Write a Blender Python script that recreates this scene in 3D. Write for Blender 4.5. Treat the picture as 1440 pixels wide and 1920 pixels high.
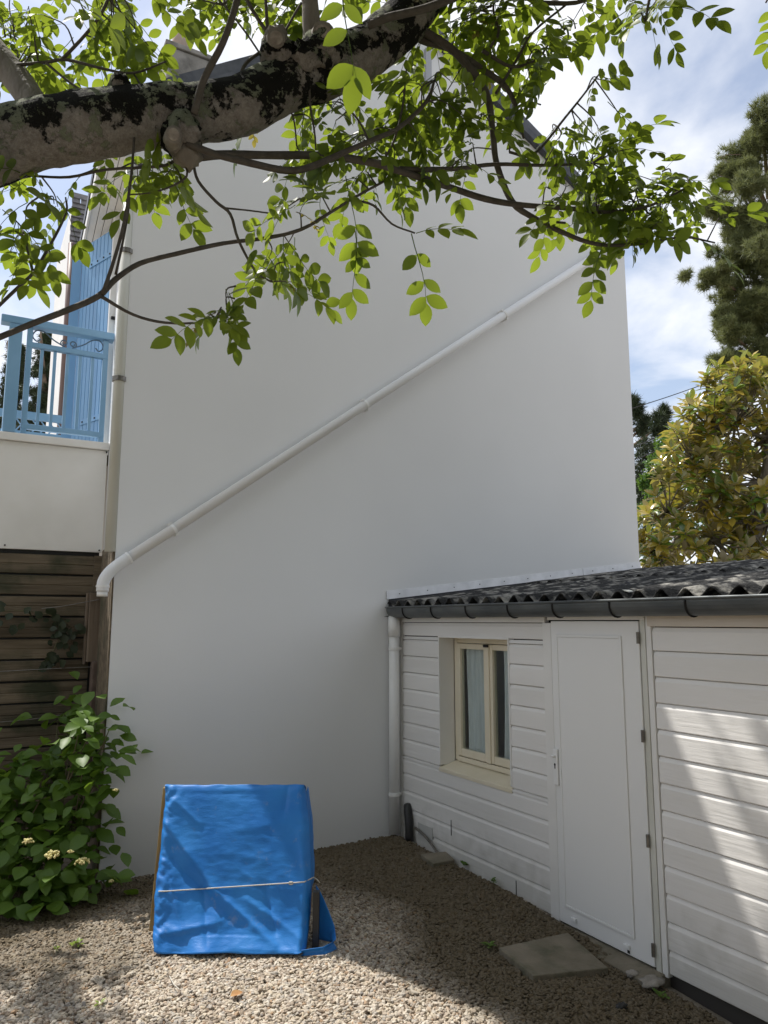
import bpy, math, random
import numpy as np
from math import sin, cos, pi, atan2, atan, radians, sqrt
from mathutils import Vector, Matrix, Quaternion, noise as mnoise

for o in list(bpy.data.objects):
    bpy.data.objects.remove(o, do_unlink=True)
scene = bpy.context.scene
COL = scene.collection
random.seed(11)
rng = np.random.default_rng(7)

# ------------------------------------------------------------------ camera
YAW, PITCH, CAMZ = radians(29.32), radians(8.33), 1.75
cam_data = bpy.data.cameras.new('camera')
cam_data.sensor_fit = 'HORIZONTAL'
cam_data.sensor_width = 36.0
cam_data.lens = 35.0
cam_data.clip_start = 0.05
cam_data.clip_end = 3000
cam = bpy.data.objects.new('camera', cam_data)
COL.objects.link(cam)
cam.location = (0, 0, CAMZ)
cam.rotation_euler = (pi / 2 + PITCH, 0, -YAW)
scene.camera = cam

# ------------------------------------------------------------------ light
SUN = Vector((-0.53, 1.0, 1.9)).normalized()
SUN_EL = math.asin(SUN.z)
SUN_AZ = atan2(SUN.x, SUN.y)
world = bpy.data.worlds.new('World')
scene.world = world
world.use_nodes = True
wn, wl = world.node_tree.nodes, world.node_tree.links
wn.clear()
wo = wn.new('ShaderNodeOutputWorld')
bg = wn.new('ShaderNodeBackground')
bg.inputs['Strength'].default_value = 0.15
sky = wn.new('ShaderNodeTexSky')
sky.sky_type = 'NISHITA'
sky.sun_disc = False
sky.sun_elevation = SUN_EL
sky.sun_rotation = SUN_AZ % (2 * pi)
sky.air_density = 1.0
sky.dust_density = 1.2
sky.ozone_density = 1.6
tc = wn.new('ShaderNodeTexCoord')
sep = wn.new('ShaderNodeSeparateXYZ')
wl.new(tc.outputs['Generated'], sep.inputs[0])
def wmath(op, a, b):
    n = wn.new('ShaderNodeMath'); n.operation = op
    for i, v in enumerate((a, b)):
        if isinstance(v, (int, float)): n.inputs[i].default_value = v
        else: wl.new(v, n.inputs[i])
    return n.outputs[0]
zz = wmath('MAXIMUM', wmath('ADD', sep.outputs['Z'], 0.22), 0.06)
cmb = wn.new('ShaderNodeCombineXYZ')
wl.new(wmath('DIVIDE', sep.outputs['X'], zz), cmb.inputs[0])
wl.new(wmath('DIVIDE', sep.outputs['Y'], zz), cmb.inputs[1])
cmb.inputs[2].default_value = 3.7
cn = wn.new('ShaderNodeTexNoise')
cn.inputs['Scale'].default_value = 2.1
cn.inputs['Detail'].default_value = 7
cn.inputs['Roughness'].default_value = 0.52
cn.inputs['Distortion'].default_value = 0.35
wl.new(cmb.outputs[0], cn.inputs['Vector'])
cr = wn.new('ShaderNodeValToRGB')
cr.color_ramp.elements[0].position = 0.38
cr.color_ramp.elements[0].color = (0.24, 0.24, 0.24, 1)
cr.color_ramp.elements[1].position = 0.555
cr.color_ramp.elements[1].color = (1, 1, 1, 1)
wl.new(cn.outputs['Fac'], cr.inputs[0])
wmix = wn.new('ShaderNodeMix'); wmix.data_type = 'RGBA'
wl.new(cr.outputs[0], wmix.inputs['Factor'])
wl.new(sky.outputs[0], wmix.inputs[6])
wmix.inputs[7].default_value = (6.5, 6.65, 7.0, 1)
wl.new(wmix.outputs[2], bg.inputs['Color'])
wl.new(bg.outputs[0], wo.inputs[0])

sun_d = bpy.data.lights.new('sun', 'SUN')
sun_d.energy = 5.0
sun_d.angle = radians(0.53)
sun_d.color = (1.0, 0.955, 0.89)
sun_o = bpy.data.objects.new('sun', sun_d)
COL.objects.link(sun_o)
sun_o.location = (-4, 8, 14)
sun_o.rotation_euler = SUN.to_track_quat('Z', 'Y').to_euler()

scene.view_settings.view_transform = 'Standard'
scene.view_settings.look = 'None'
scene.view_settings.gamma = 1.0
scene.view_settings.use_curve_mapping = False
scene.view_settings.exposure = 0.14

# ------------------------------------------------------------------ survey helpers (photo pixel -> point of the place)
FPX = 1400.0
CAM = np.array([0, 0, CAMZ])
FW = np.array([sin(YAW) * cos(PITCH), cos(YAW) * cos(PITCH), sin(PITCH)])
RT = np.array([cos(YAW), -sin(YAW), 0.0])
UP = np.cross(RT, FW)
def ray(x, y): return (x - 720) * RT - (y - 960) * UP + FPX * FW
def hit(x, y, ax, v):
    d = ray(x, y); return CAM + d * ((v - CAM[ax]) / d[ax])
def at(x, y, dep): return CAM + ray(x, y) * (dep / FPX)

# ------------------------------------------------------------------ object helpers
def link(o): COL.objects.link(o); return o
def thing(name, label, cat, loc=(0, 0, 0), group=None, kind=None):
    o = link(bpy.data.objects.new(name, None)); o.location = loc
    o.empty_display_size = 0.1
    tag(o, label, cat, group, kind); return o
def tag(o, label=None, cat=None, group=None, kind=None):
    if label: o['label'] = label
    if cat: o['category'] = cat
    if group: o['group'] = group
    if kind: o['kind'] = kind
    return o
def adopt(o, parent):
    o.parent = parent
    if parent.type == 'EMPTY':
        o.matrix_parent_inverse = Matrix.Translation(parent.location).inverted()
class MB:
    def __init__(s): s.v, s.f = [], []
    def add(s, vs, fs):
        b = len(s.v); s.v += [tuple(map(float, p)) for p in vs]; s.f += [tuple(i + b for i in f) for f in fs]; return s
    def box(s, a, b):
        x0, x1 = sorted((a[0], b[0])); y0, y1 = sorted((a[1], b[1])); z0, z1 = sorted((a[2], b[2]))
        return s.add([(x0,y0,z0),(x1,y0,z0),(x1,y1,z0),(x0,y1,z0),(x0,y0,z1),(x1,y0,z1),(x1,y1,z1),(x0,y1,z1)],
                     [(0,3,2,1),(4,5,6,7),(0,1,5,4),(1,2,6,5),(2,3,7,6),(3,0,4,7)])
    def obox(s, c, ex, ey, ez):
        c, ex, ey, ez = map(lambda q: np.array(q, float), (c, ex, ey, ez))
        vs = [c + a*ex + b*ey + d*ez for d in (-.5,.5) for a, b in ((-.5,-.5),(.5,-.5),(.5,.5),(-.5,.5))]
        return s.add(vs, [(0,3,2,1),(4,5,6,7),(0,1,5,4),(1,2,6,5),(2,3,7,6),(3,0,4,7)])
    def prism(s, prof, ax, a, b):
        """closed 2-D profile swept along an axis; profile coordinates are the two other axes in order"""
        n = len(prof); vs = []
        for t in (a, b):
            for p in prof:
                q = list(p); q.insert(ax, t); vs.append(q)
        fs = [tuple(range(n))[::-1], tuple(range(n, 2*n))]
        for i in range(n):
            j = (i+1) % n; fs.append((i, j, j+n, i+n))
        return s.add(vs, fs)
    def tube(s, pts, rad, n=8, cap=True, noise=0, nscale=8):
        pts = [np.array(p, float) for p in pts]
        if not hasattr(rad, '__len__'): rad = [rad]*len(pts)
        b = len(s.v); ref = None
        for i, p in enumerate(pts):
            t = pts[min(i+1, len(pts)-1)] - pts[max(i-1, 0)]
            t = t/(np.linalg.norm(t)+1e-9)
            if ref is None:
                ref = np.array([0,0,1.]) if abs(t[2]) < .9 else np.array([1.,0,0])
            u = np.cross(ref, t); u /= np.linalg.norm(u)+1e-9
            w = np.cross(t, u); ref = w
            for k in range(n):
                a = 2*pi*k/n; d = cos(a)*u + sin(a)*w
                r = rad[i]
                if noise:
                    q = p + d*r
                    r *= 1 + noise*(mnoise.noise(Vector(q*nscale)) + .5*mnoise.noise(Vector(q*nscale*2.7)))
                s.v.append(tuple(p + d*r))
        for i in range(len(pts)-1):
            for k in range(n):
                k2 = (k+1) % n
                s.f.append((b+i*n+k, b+i*n+k2, b+(i+1)*n+k2, b+(i+1)*n+k))
        if cap:
            s.f.append(tuple(b+k for k in range(n))[::-1]); s.f.append(tuple(b+(len(pts)-1)*n+k for k in range(n)))
        return s
    def grid(s, P, thick=None):
        nu, nv = len(P), len(P[0])
        b = len(s.v)
        for r in P: s.v += [tuple(map(float, q)) for q in r]
        for i in range(nu-1):
            for j in range(nv-1):
                s.f.append((b+i*nv+j, b+i*nv+j+1, b+(i+1)*nv+j+1, b+(i+1)*nv+j))
        return s
    def mesh(s, name, m=None, smooth=False):
        me = bpy.data.meshes.new(name)
        me.from_pydata(s.v, [], s.f)
        if m: me.materials.append(m)
        if smooth: me.polygons.foreach_set('use_smooth', [True]*len(me.polygons))
        me.update(); return me
    def build(s, name, m, parent=None, smooth=False, bevel=0, label=None):
        o = link(bpy.data.objects.new(name, s.mesh(name, m, smooth)))
        if parent: adopt(o, parent)
        if bevel:
            md = o.modifiers.new('edge', 'BEVEL'); md.width = bevel; md.segments = 2; md.limit_method = 'ANGLE'; md.angle_limit = radians(40)
        if label: o['label'] = label
        return o
def np_mesh(name, V, Fq, m, smooth=False):
    """V (n,3) array, Fq (k,3|4) array"""
    me = bpy.data.meshes.new(name)
    k = Fq.shape[1]
    me.vertices.add(len(V)); me.vertices.foreach_set('co', V.astype(np.float32).ravel())
    me.loops.add(Fq.size); me.loops.foreach_set('vertex_index', Fq.astype(np.int32).ravel())
    me.polygons.add(len(Fq)); me.polygons.foreach_set('loop_start', np.arange(0, Fq.size, k, dtype=np.int32))
    me.update(calc_edges=True); me.validate()
    if smooth: me.polygons.foreach_set('use_smooth', [True]*len(me.polygons))
    me.materials.append(m); return me
def smooth_path(pts, sub=4):
    P = [np.array(p, float) for p in pts]
    P = [2*P[0]-P[1]] + P + [2*P[-1]-P[-2]]
    out = []
    for i in range(1, len(P)-2):
        for k in range(sub):
            t = k/sub
            out.append(.5*((2*P[i]) + (P[i+1]-P[i-1])*t + (2*P[i-1]-5*P[i]+4*P[i+1]-P[i+2])*t*t + (-P[i-1]+3*P[i]-3*P[i+1]+P[i+2])*t**3))
    out.append(P[-2]); return out

# ------------------------------------------------------------------ materials
def mat(name, c1, c2=None, rough=.6, scale=6, stretch=(1,1,1), lo=.35, hi=.65, bump=0, bscale=60, bstretch=None,
        metal=0, spec=.5, c3=None, s3=2.5, lo3=.5, hi3=.6, bdist=.01, detail=5, rand=0):
    m = bpy.data.materials.new(name); m.use_nodes = True
    n, l = m.node_tree.nodes, m.node_tree.links
    b = n['Principled BSDF']
    b.inputs['Roughness'].default_value = rough; b.inputs['Metallic'].default_value = metal
    b.inputs['Specular IOR Level'].default_value = spec
    co = n.new('ShaderNodeTexCoord')
    def nz(sc, st, det=detail):
        mp = n.new('ShaderNodeMapping'); mp.inputs['Scale'].default_value = st
        l.new(co.outputs['Object'], mp.inputs[0])
        t = n.new('ShaderNodeTexNoise'); t.inputs['Scale'].default_value = sc; t.inputs['Detail'].default_value = det
        l.new(mp.outputs[0], t.inputs['Vector']); return t.outputs['Fac']
    def ramp(f, a, bb):
        r = n.new('ShaderNodeMapRange'); r.inputs[1].default_value = a; r.inputs[2].default_value = bb
        l.new(f, r.inputs[0]); return r.outputs[0]
    def mix(f, a, bb):
        x = n.new('ShaderNodeMix'); x.data_type = 'RGBA'
        if isinstance(f, float): x.inputs[0].default_value = f
        else: l.new(f, x.inputs[0])
        for i, v in ((6, a), (7, bb)):
            if isinstance(v, tuple): x.inputs[i].default_value = (*v, 1)
            else: l.new(v, x.inputs[i])
        return x.outputs[2]
    out = None
    if c2: out = mix(ramp(nz(scale, stretch), lo, hi), c1, c2)
    else: b.inputs['Base Color'].default_value = (*c1, 1)
    if c3: out = mix(ramp(nz(s3, (1,1,1)), lo3, hi3), out if out else c1, c3)
    if rand:
        oi = n.new('ShaderNodeObjectInfo'); hs = n.new('ShaderNodeHueSaturation')
        mr = n.new('ShaderNodeMapRange'); mr.inputs[3].default_value = 1-rand; mr.inputs[4].default_value = 1+rand
        l.new(oi.outputs['Random'], mr.inputs[0]); l.new(mr.outputs[0], hs.inputs['Value'])
        if out: l.new(out, hs.inputs['Color'])
        else: hs.inputs['Color'].default_value = (*c1, 1)
        out = hs.outputs[0]
    if out: l.new(out, b.inputs['Base Color'])
    if bump:
        bp = n.new('ShaderNodeBump'); bp.inputs['Strength'].default_value = bump; bp.inputs['Distance'].default_value = bdist
        l.new(nz(bscale, bstretch or stretch, 6), bp.inputs['Height']); l.new(bp.outputs[0], b.inputs['Normal'])
    return m
def leaf_mat(name, c1, c2, trans, tr_col, rough=.42, under=None, spec=.4, lo=.35, hi=1.25):
    """two-sided leaf: reflecting face, light passing through, per-leaf colour spread"""
    m = bpy.data.materials.new(name); m.use_nodes = True
    n, l = m.node_tree.nodes, m.node_tree.links
    b = n['Principled BSDF']; out = n['Material Output']
    b.inputs['Roughness'].default_value = rough; b.inputs['Specular IOR Level'].default_value = spec
    oi = n.new('ShaderNodeObjectInfo')
    co = n.new('ShaderNodeTexCoord'); t = n.new('ShaderNodeTexNoise'); t.inputs['Scale'].default_value = 7
    l.new(co.outputs['Object'], t.inputs['Vector'])
    ad = n.new('ShaderNodeMath'); ad.operation = 'ADD'
    l.new(oi.outputs['Random'], ad.inputs[0]); l.new(t.outputs['Fac'], ad.inputs[1])
    mr = n.new('ShaderNodeMapRange'); mr.inputs[1].default_value = lo; mr.inputs[2].default_value = hi
    l.new(ad.outputs[0], mr.inputs[0])
    mx = n.new('ShaderNodeMix'); mx.data_type = 'RGBA'
    l.new(mr.outputs[0], mx.inputs[0]); mx.inputs[6].default_value = (*c1, 1); mx.inputs[7].default_value = (*c2, 1)
    colr = mx.outputs[2]
    if under:
        ge = n.new('ShaderNodeNewGeometry'); m2 = n.new('ShaderNodeMix'); m2.data_type = 'RGBA'
        l.new(ge.outputs['Backfacing'], m2.inputs[0]); l.new(colr, m2.inputs[6]); m2.inputs[7].default_value = (*under, 1)
        colr = m2.outputs[2]
    l.new(colr, b.inputs['Base Color'])
    tr = n.new('ShaderNodeBsdfTranslucent')
    hs = n.new('ShaderNodeHueSaturation'); hs.inputs['Color'].default_value = (*tr_col, 1)
    mv = n.new('ShaderNodeMapRange'); mv.inputs[3].default_value = .75; mv.inputs[4].default_value = 1.2
    l.new(oi.outputs['Random'], mv.inputs[0]); l.new(mv.outputs[0], hs.inputs['Value'])
    l.new(hs.outputs[0], tr.inputs['Color'])
    ms = n.new('ShaderNodeMixShader'); ms.inputs[0].default_value = trans
    l.new(b.outputs[0], ms.inputs[1]); l.new(tr.outputs[0], ms.inputs[2]); l.new(ms.outputs[0], out.inputs[0])
    return m

WHITE_WALL = mat('white_render', (.785,.79,.795), (.74,.745,.75), rough=.75, scale=.9, lo=.3, hi=.75, bump=.12, bscale=140, bdist=.004)
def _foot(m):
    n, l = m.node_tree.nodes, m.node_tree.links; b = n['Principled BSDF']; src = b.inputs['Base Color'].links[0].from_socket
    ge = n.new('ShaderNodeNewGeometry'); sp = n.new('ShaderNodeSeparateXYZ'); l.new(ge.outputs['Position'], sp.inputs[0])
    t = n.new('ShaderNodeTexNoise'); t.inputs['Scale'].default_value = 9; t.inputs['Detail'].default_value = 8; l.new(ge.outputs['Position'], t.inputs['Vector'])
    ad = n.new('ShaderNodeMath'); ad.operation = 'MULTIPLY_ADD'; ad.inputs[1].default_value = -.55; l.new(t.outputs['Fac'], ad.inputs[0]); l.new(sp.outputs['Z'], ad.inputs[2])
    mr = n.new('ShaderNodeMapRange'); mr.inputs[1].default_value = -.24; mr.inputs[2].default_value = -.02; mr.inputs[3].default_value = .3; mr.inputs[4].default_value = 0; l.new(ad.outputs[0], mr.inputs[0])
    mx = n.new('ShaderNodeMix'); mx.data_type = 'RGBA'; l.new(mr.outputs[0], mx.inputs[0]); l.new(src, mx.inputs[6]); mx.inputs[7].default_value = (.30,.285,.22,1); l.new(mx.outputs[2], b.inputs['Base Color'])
WHITE_PAINT = mat('white_paint', (.80,.79,.765), (.74,.73,.70), rough=.5, scale=3, bump=.08, bscale=90, bdist=.003)
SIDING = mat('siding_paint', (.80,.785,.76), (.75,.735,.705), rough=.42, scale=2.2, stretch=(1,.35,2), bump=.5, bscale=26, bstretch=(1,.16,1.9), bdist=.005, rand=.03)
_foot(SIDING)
PLASTIC = mat('white_plastic', (.80,.80,.785), rough=.32)
PIPE = mat('painted_pipe', (.77,.775,.78), (.74,.745,.75), rough=.75, scale=3)
PLASTIC_OLD = mat('aged_plastic', (.64,.64,.585), (.56,.555,.49), rough=.4, scale=4, stretch=(1,1,.4))
CREAM = mat('cream_paint', (.76,.69,.54), (.71,.64,.48), rough=.45, scale=5)
ALU = mat('flashing_metal', (.66,.66,.67), (.54,.54,.55), rough=.38, scale=9, metal=.35)
ZINC = mat('gutter_zinc', (.085,.095,.10), (.15,.16,.16), rough=.5, scale=7, stretch=(1,.4,1), metal=.55)
BITUMEN = mat('bitumen_felt', (.035,.035,.042), (.02,.02,.024), rough=.75, scale=14, bump=.4, bscale=60)
FIBRE = mat('fibre_cement', (.17,.165,.155), (.34,.325,.29), rough=.95, scale=10, c3=(.018,.018,.018), s3=8, lo3=.38, hi3=.52, bump=1, bscale=48, bdist=.015, detail=8)
SLATE = mat('slate', (.045,.05,.065), (.085,.09,.105), rough=.55, scale=12, rand=.2)
SLATE_GREY = mat('weathered_slate', (.26,.25,.25), (.16,.155,.16), rough=.7, scale=14, rand=.2)
CHIM = mat('chimney_concrete', (.23,.215,.19), (.33,.31,.28), rough=.9, scale=5, c3=(.08,.075,.065), s3=3, lo3=.5, hi3=.66, bump=.6, bscale=40)
POT = mat('chimney_clay', (.33,.24,.19), (.4,.33,.28), rough=.9, scale=6)
BLUE = mat('shutter_blue', (.155,.33,.56), (.18,.37,.60), rough=.45, scale=4, stretch=(1,1,.3), rand=.04)
BLUE_RAIL = mat('railing_blue', (.185,.36,.55), (.215,.40,.60), rough=.42, scale=5)
IRON = mat('iron', (.02,.02,.022), rough=.5, metal=.6)
STEEL = mat('hinge_steel', (.16,.15,.14), (.25,.23,.2), rough=.4, scale=30, metal=.7)
SCROLL = mat('wrought_iron_blue', (.10,.16,.23), rough=.5)
DARKWOOD = mat('weathered_board', (.10,.077,.05), (.185,.147,.10), rough=.85, scale=9, stretch=(.18,1,2.2), c3=(.045,.05,.026), s3=3.5, lo3=.5, hi3=.7, bump=.8, bscale=34, bstretch=(.1,1,2.4), rand=.3)
POSTWOOD = mat('post_wood', (.14,.105,.075), (.22,.17,.125), rough=.85, scale=12, stretch=(2,2,.15), bump=.6, bscale=30, bstretch=(2.4,2.4,.12))
POSTBROWN = mat('brown_concrete', (.10,.07,.055), (.16,.115,.09), rough=.9, scale=10, bump=.7, bscale=40)
RAWWOOD = mat('raw_timber', (.36,.25,.10), (.24,.16,.06), rough=.8, scale=14, stretch=(2,2,.2), bump=.4, bscale=30)
CONC = mat('concrete_slab', (.165,.142,.10), (.225,.195,.145), rough=.93, scale=7, c3=(.10,.098,.06), s3=5, lo3=.5, hi3=.66, bump=.9, bscale=55, bdist=.008, detail=8)
SOIL = mat('soil', (.10,.075,.05), (.17,.135,.095), rough=.95, scale=30, bump=.8, bscale=80, c3=(.06,.065,.03), s3=1.6, lo3=.55, hi3=.75)
EARTH = mat('trodden_gravel_earth', (.27,.225,.175), (.38,.33,.265), rough=.95, scale=24, bump=.6, bscale=70, c3=(.20,.175,.125), s3=1.2, lo3=.5, hi3=.7)
BLACK = mat('black_plastic', (.016,.016,.016), rough=.45)
STEM = mat('plant_stem', (.10,.11,.045), (.13,.10,.06), rough=.7, scale=15)
CORD = mat('pale_cord', (.55,.53,.47), rough=.8)
CURTAIN = mat('net_curtain', (.88,.89,.90), (.72,.74,.76), rough=.9, scale=30, stretch=(1,3,.15))
ROOM = mat('room_dark', (.05,.045,.04), rough=.9)
BARK_TWIG = mat('twig_bark', (.075,.062,.05), (.11,.095,.078), rough=.8, scale=30, bump=.4, bscale=90)

# tarpaulin: woven sheet, fine horizontal wrinkles
TARP = bpy.data.materials.new('blue_tarpaulin'); TARP.use_nodes = True
def _tarp():
    n, l = TARP.node_tree.nodes, TARP.node_tree.links; b = n['Principled BSDF']
    co = n.new('ShaderNodeTexCoord')
    t = n.new('ShaderNodeTexNoise'); t.inputs['Scale'].default_value = 5; t.inputs['Detail'].default_value = 6
    l.new(co.outputs['Object'], t.inputs['Vector'])
    mx = n.new('ShaderNodeMix'); mx.data_type = 'RGBA'
    mr = n.new('ShaderNodeMapRange'); mr.inputs[1].default_value = .35; mr.inputs[2].default_value = .7
    l.new(t.outputs['Fac'], mr.inputs[0]); l.new(mr.outputs[0], mx.inputs[0])
    mx.inputs[6].default_value = (.012,.165,.53,1); mx.inputs[7].default_value = (.024,.215,.60,1)
    td = n.new('ShaderNodeTexNoise'); td.inputs['Scale'].default_value = 11; td.inputs['Detail'].default_value = 9; td.inputs['Roughness'].default_value = .7; l.new(co.outputs['Object'], td.inputs['Vector'])
    rd = n.new('ShaderNodeMapRange'); rd.inputs[1].default_value = .60; rd.inputs[2].default_value = .80; rd.inputs[4].default_value = .55; l.new(td.outputs['Fac'], rd.inputs[0])
    md_ = n.new('ShaderNodeMix'); md_.data_type = 'RGBA'; l.new(rd.outputs[0], md_.inputs[0]); l.new(mx.outputs[2], md_.inputs[6]); md_.inputs[7].default_value = (.30,.33,.38,1)
    l.new(md_.outputs[2], b.inputs['Base Color'])
    b.inputs['Roughness'].default_value = .46; b.inputs['Specular IOR Level'].default_value = .45
    mp = n.new('ShaderNodeMapping'); mp.inputs['Scale'].default_value = (1.6,1.6,5)
    l.new(co.outputs['Object'], mp.inputs[0])
    t2 = n.new('ShaderNodeTexNoise'); t2.inputs['Scale'].default_value = 9; t2.inputs['Detail'].default_value = 8; t2.inputs['Roughness'].default_value = .6
    l.new(mp.outputs[0], t2.inputs['Vector'])
    t3 = n.new('ShaderNodeTexNoise'); t3.inputs['Scale'].default_value = 260
    l.new(co.outputs['Object'], t3.inputs['Vector'])
    b1 = n.new('ShaderNodeBump'); b1.inputs['Strength'].default_value = .25; b1.inputs['Distance'].default_value = .010
    l.new(t2.outputs['Fac'], b1.inputs['Height'])
    b2 = n.new('ShaderNodeBump'); b2.inputs['Strength'].default_value = .35; b2.inputs['Distance'].default_value = .002
    l.new(t3.outputs['Fac'], b2.inputs['Height']); l.new(b1.outputs[0], b2.inputs['Normal'])
    l.new(b2.outputs[0], b.inputs['Normal'])
_tarp()
# walnut limb: pale bark with black moss and grey-green lichen growing mostly on the upper side
BARK = bpy.data.materials.new('walnut_bark'); BARK.use_nodes = True
def _bark():
    n, l = BARK.node_tree.nodes, BARK.node_tree.links; b = n['Principled BSDF']
    b.inputs['Roughness'].default_value = .9; b.inputs['Specular IOR Level'].default_value = .2
    co = n.new('ShaderNodeTexCoord'); ge = n.new('ShaderNodeNewGeometry')
    sp = n.new('ShaderNodeSeparateXYZ'); l.new(ge.outputs['Normal'], sp.inputs[0])
    def nz(sc, det=6, rough=.55, off=0):
        mp = n.new('ShaderNodeMapping'); mp.inputs['Location'].default_value = (off, off, 0)
        l.new(co.outputs['Object'], mp.inputs[0])
        t = n.new('ShaderNodeTexNoise'); t.inputs['Scale'].default_value = sc; t.inputs['Detail'].default_value = det; t.inputs['Roughness'].default_value = rough
        l.new(mp.outputs[0], t.inputs['Vector']); return t.outputs['Fac']
    def mth(op, a, bb):
        x = n.new('ShaderNodeMath'); x.operation = op
        for i, v in enumerate((a, bb)):
            if isinstance(v, (int, float)): x.inputs[i].default_value = v
            else: l.new(v, x.inputs[i])
        return x.outputs[0]
    def rp(f, a, bb):
        r = n.new('ShaderNodeMapRange'); r.inputs[1].default_value = a; r.inputs[2].default_value = bb; l.new(f, r.inputs[0]); return r.outputs[0]
    def mix(f, a, bb):
        x = n.new('ShaderNodeMix'); x.data_type = 'RGBA'; l.new(f, x.inputs[0])
        for i, v in ((6, a), (7, bb)):
            if isinstance(v, tuple): x.inputs[i].default_value = (*v, 1)
            else: l.new(v, x.inputs[i])
        return x.outputs[2]
    base = mix(rp(nz(48, 9, .75), .36, .66), (.30,.26,.225), (.54,.49,.44))
    moss = rp(mth('ADD', nz(6.5, 9, .68), mth('MULTIPLY', sp.outputs['Z'], .16)), .425, .45)
    c = mix(moss, base, (.018,.017,.014))
    lich = rp(mth('ADD', nz(12, 9, .72, 5), mth('MULTIPLY', sp.outputs['Z'], .06)), .525, .545)
    c = mix(lich, c, (.31,.33,.23))
    l.new(c, b.inputs['Base Color'])
    bp = n.new('ShaderNodeBump'); bp.inputs['Strength'].default_value = 1; bp.inputs['Distance'].default_value = .035
    l.new(mth('ADD', nz(42, 9, .75), mth('MULTIPLY', mth('ADD', moss, lich), .35)), bp.inputs['Height']); l.new(bp.outputs[0], b.inputs['Normal'])
_bark()
BARK_PLAIN = mat('grey_bark', (.27,.24,.20), (.18,.155,.13), rough=.9, scale=14, stretch=(1,1,.5), bump=.9, bscale=40, bdist=.012)
PINE_BARK = mat('pine_bark', (.12,.085,.06), (.19,.14,.10), rough=.95, scale=8, bump=.8, bscale=20)
CUT = mat('sawn_knot', (.42,.37,.31), (.22,.18,.15), rough=.9, scale=40)
WALNUT = leaf_mat('walnut_leaf', (.034,.075,.014), (.085,.12,.022), .46, (.34,.44,.035), rough=.45)
WALNUT_YOUNG = leaf_mat('young_walnut_leaf', (.11,.11,.03), (.16,.12,.04), .5, (.5,.42,.08), rough=.45)
HYDR = leaf_mat('hydrangea_leaf', (.055,.12,.016), (.115,.20,.026), .32, (.22,.36,.03), rough=.48)
MAGN = leaf_mat('magnolia_leaf', (.09,.16,.02), (.42,.30,.05), .22, (.50,.46,.04), rough=.2, under=(.46,.40,.28), spec=1.0, lo=.5, hi=1.4)
IVY = leaf_mat('ivy_leaf', (.022,.035,.015), (.035,.045,.02), .15, (.06,.1,.02), rough=.5)
BUSH = leaf_mat('bush_leaf', (.05,.12,.025), (.075,.15,.03), .3, (.16,.28,.04))
NEEDLE = leaf_mat('pine_needle', (.10,.13,.05), (.19,.20,.085), .3, (.27,.30,.10), rough=.55)
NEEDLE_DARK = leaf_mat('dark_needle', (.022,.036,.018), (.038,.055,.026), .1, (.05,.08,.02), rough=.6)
WEED = leaf_mat('weed_leaf', (.16,.26,.03), (.22,.30,.05), .35, (.4,.5,.08))
FLOWER = mat('hydrangea_floret', (.62,.58,.24), (.70,.60,.30), rough=.7, scale=60)

GLASS = bpy.data.materials.new('window_glass'); GLASS.use_nodes = True
def _glass():
    n, l = GLASS.node_tree.nodes, GLASS.node_tree.links
    for x in list(n): n.remove(x)
    o = n.new('ShaderNodeOutputMaterial'); g = n.new('ShaderNodeBsdfGlossy'); g.inputs['Roughness'].default_value = .02
    t = n.new('ShaderNodeBsdfTransparent'); t.inputs['Color'].default_value = (.88,.91,.90,1)
    lw = n.new('ShaderNodeLayerWeight'); lw.inputs['Blend'].default_value = .5
    pw = n.new('ShaderNodeMath'); pw.operation = 'POWER'; pw.inputs[1].default_value = 4; l.new(lw.outputs['Facing'], pw.inputs[0])
    ma = n.new('ShaderNodeMath'); ma.operation = 'MULTIPLY_ADD'; ma.inputs[1].default_value = .8; ma.inputs[2].default_value = .05; l.new(pw.outputs[0], ma.inputs[0])
    ms = n.new('ShaderNodeMixShader'); l.new(ma.outputs[0], ms.inputs[0]); l.new(t.outputs[0], ms.inputs[1]); l.new(g.outputs[0], ms.inputs[2])
    l.new(ms.outputs[0], o.inputs[0])
_glass()

# ------------------------------------------------------------------ the ground
YG, XS = 5.682, 3.324          # gable plane, shed face plane
XL, XR = 0.95, 6.36            # corners of the gable
def gz(x, y):
    s = -.07 * max(0.0, 3.85 - y) if y > -2 else -.07*5.85
    k = min(1.0, max(0.0, (x-2.75)/.35))*min(1.0, max(0.0, (4.05-y)/.3)); s -= .032*k
    return s + .012*mnoise.noise(Vector((x*1.7, y*1.7, 0)))
mb = MB()
xs = [-900,-300,-80,-25,-8,-3.5] + list(np.arange(-3,7.1,.5)) + [9,14,30,90,300,900]
ys = [-900,-300,-80,-25,-8,-4] + list(np.arange(-2,8.1,.5)) + [11,16,30,90,300,900]
mb.grid([[(x, y, gz(x, y) - .035) for y in ys] for x in xs])
mb.f = [f[::-1] for f in mb.f]
ground = tag(mb.build('ground', EARTH, smooth=True), 'pale gravelly earth ground under and around the yard', kind='structure')

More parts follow.
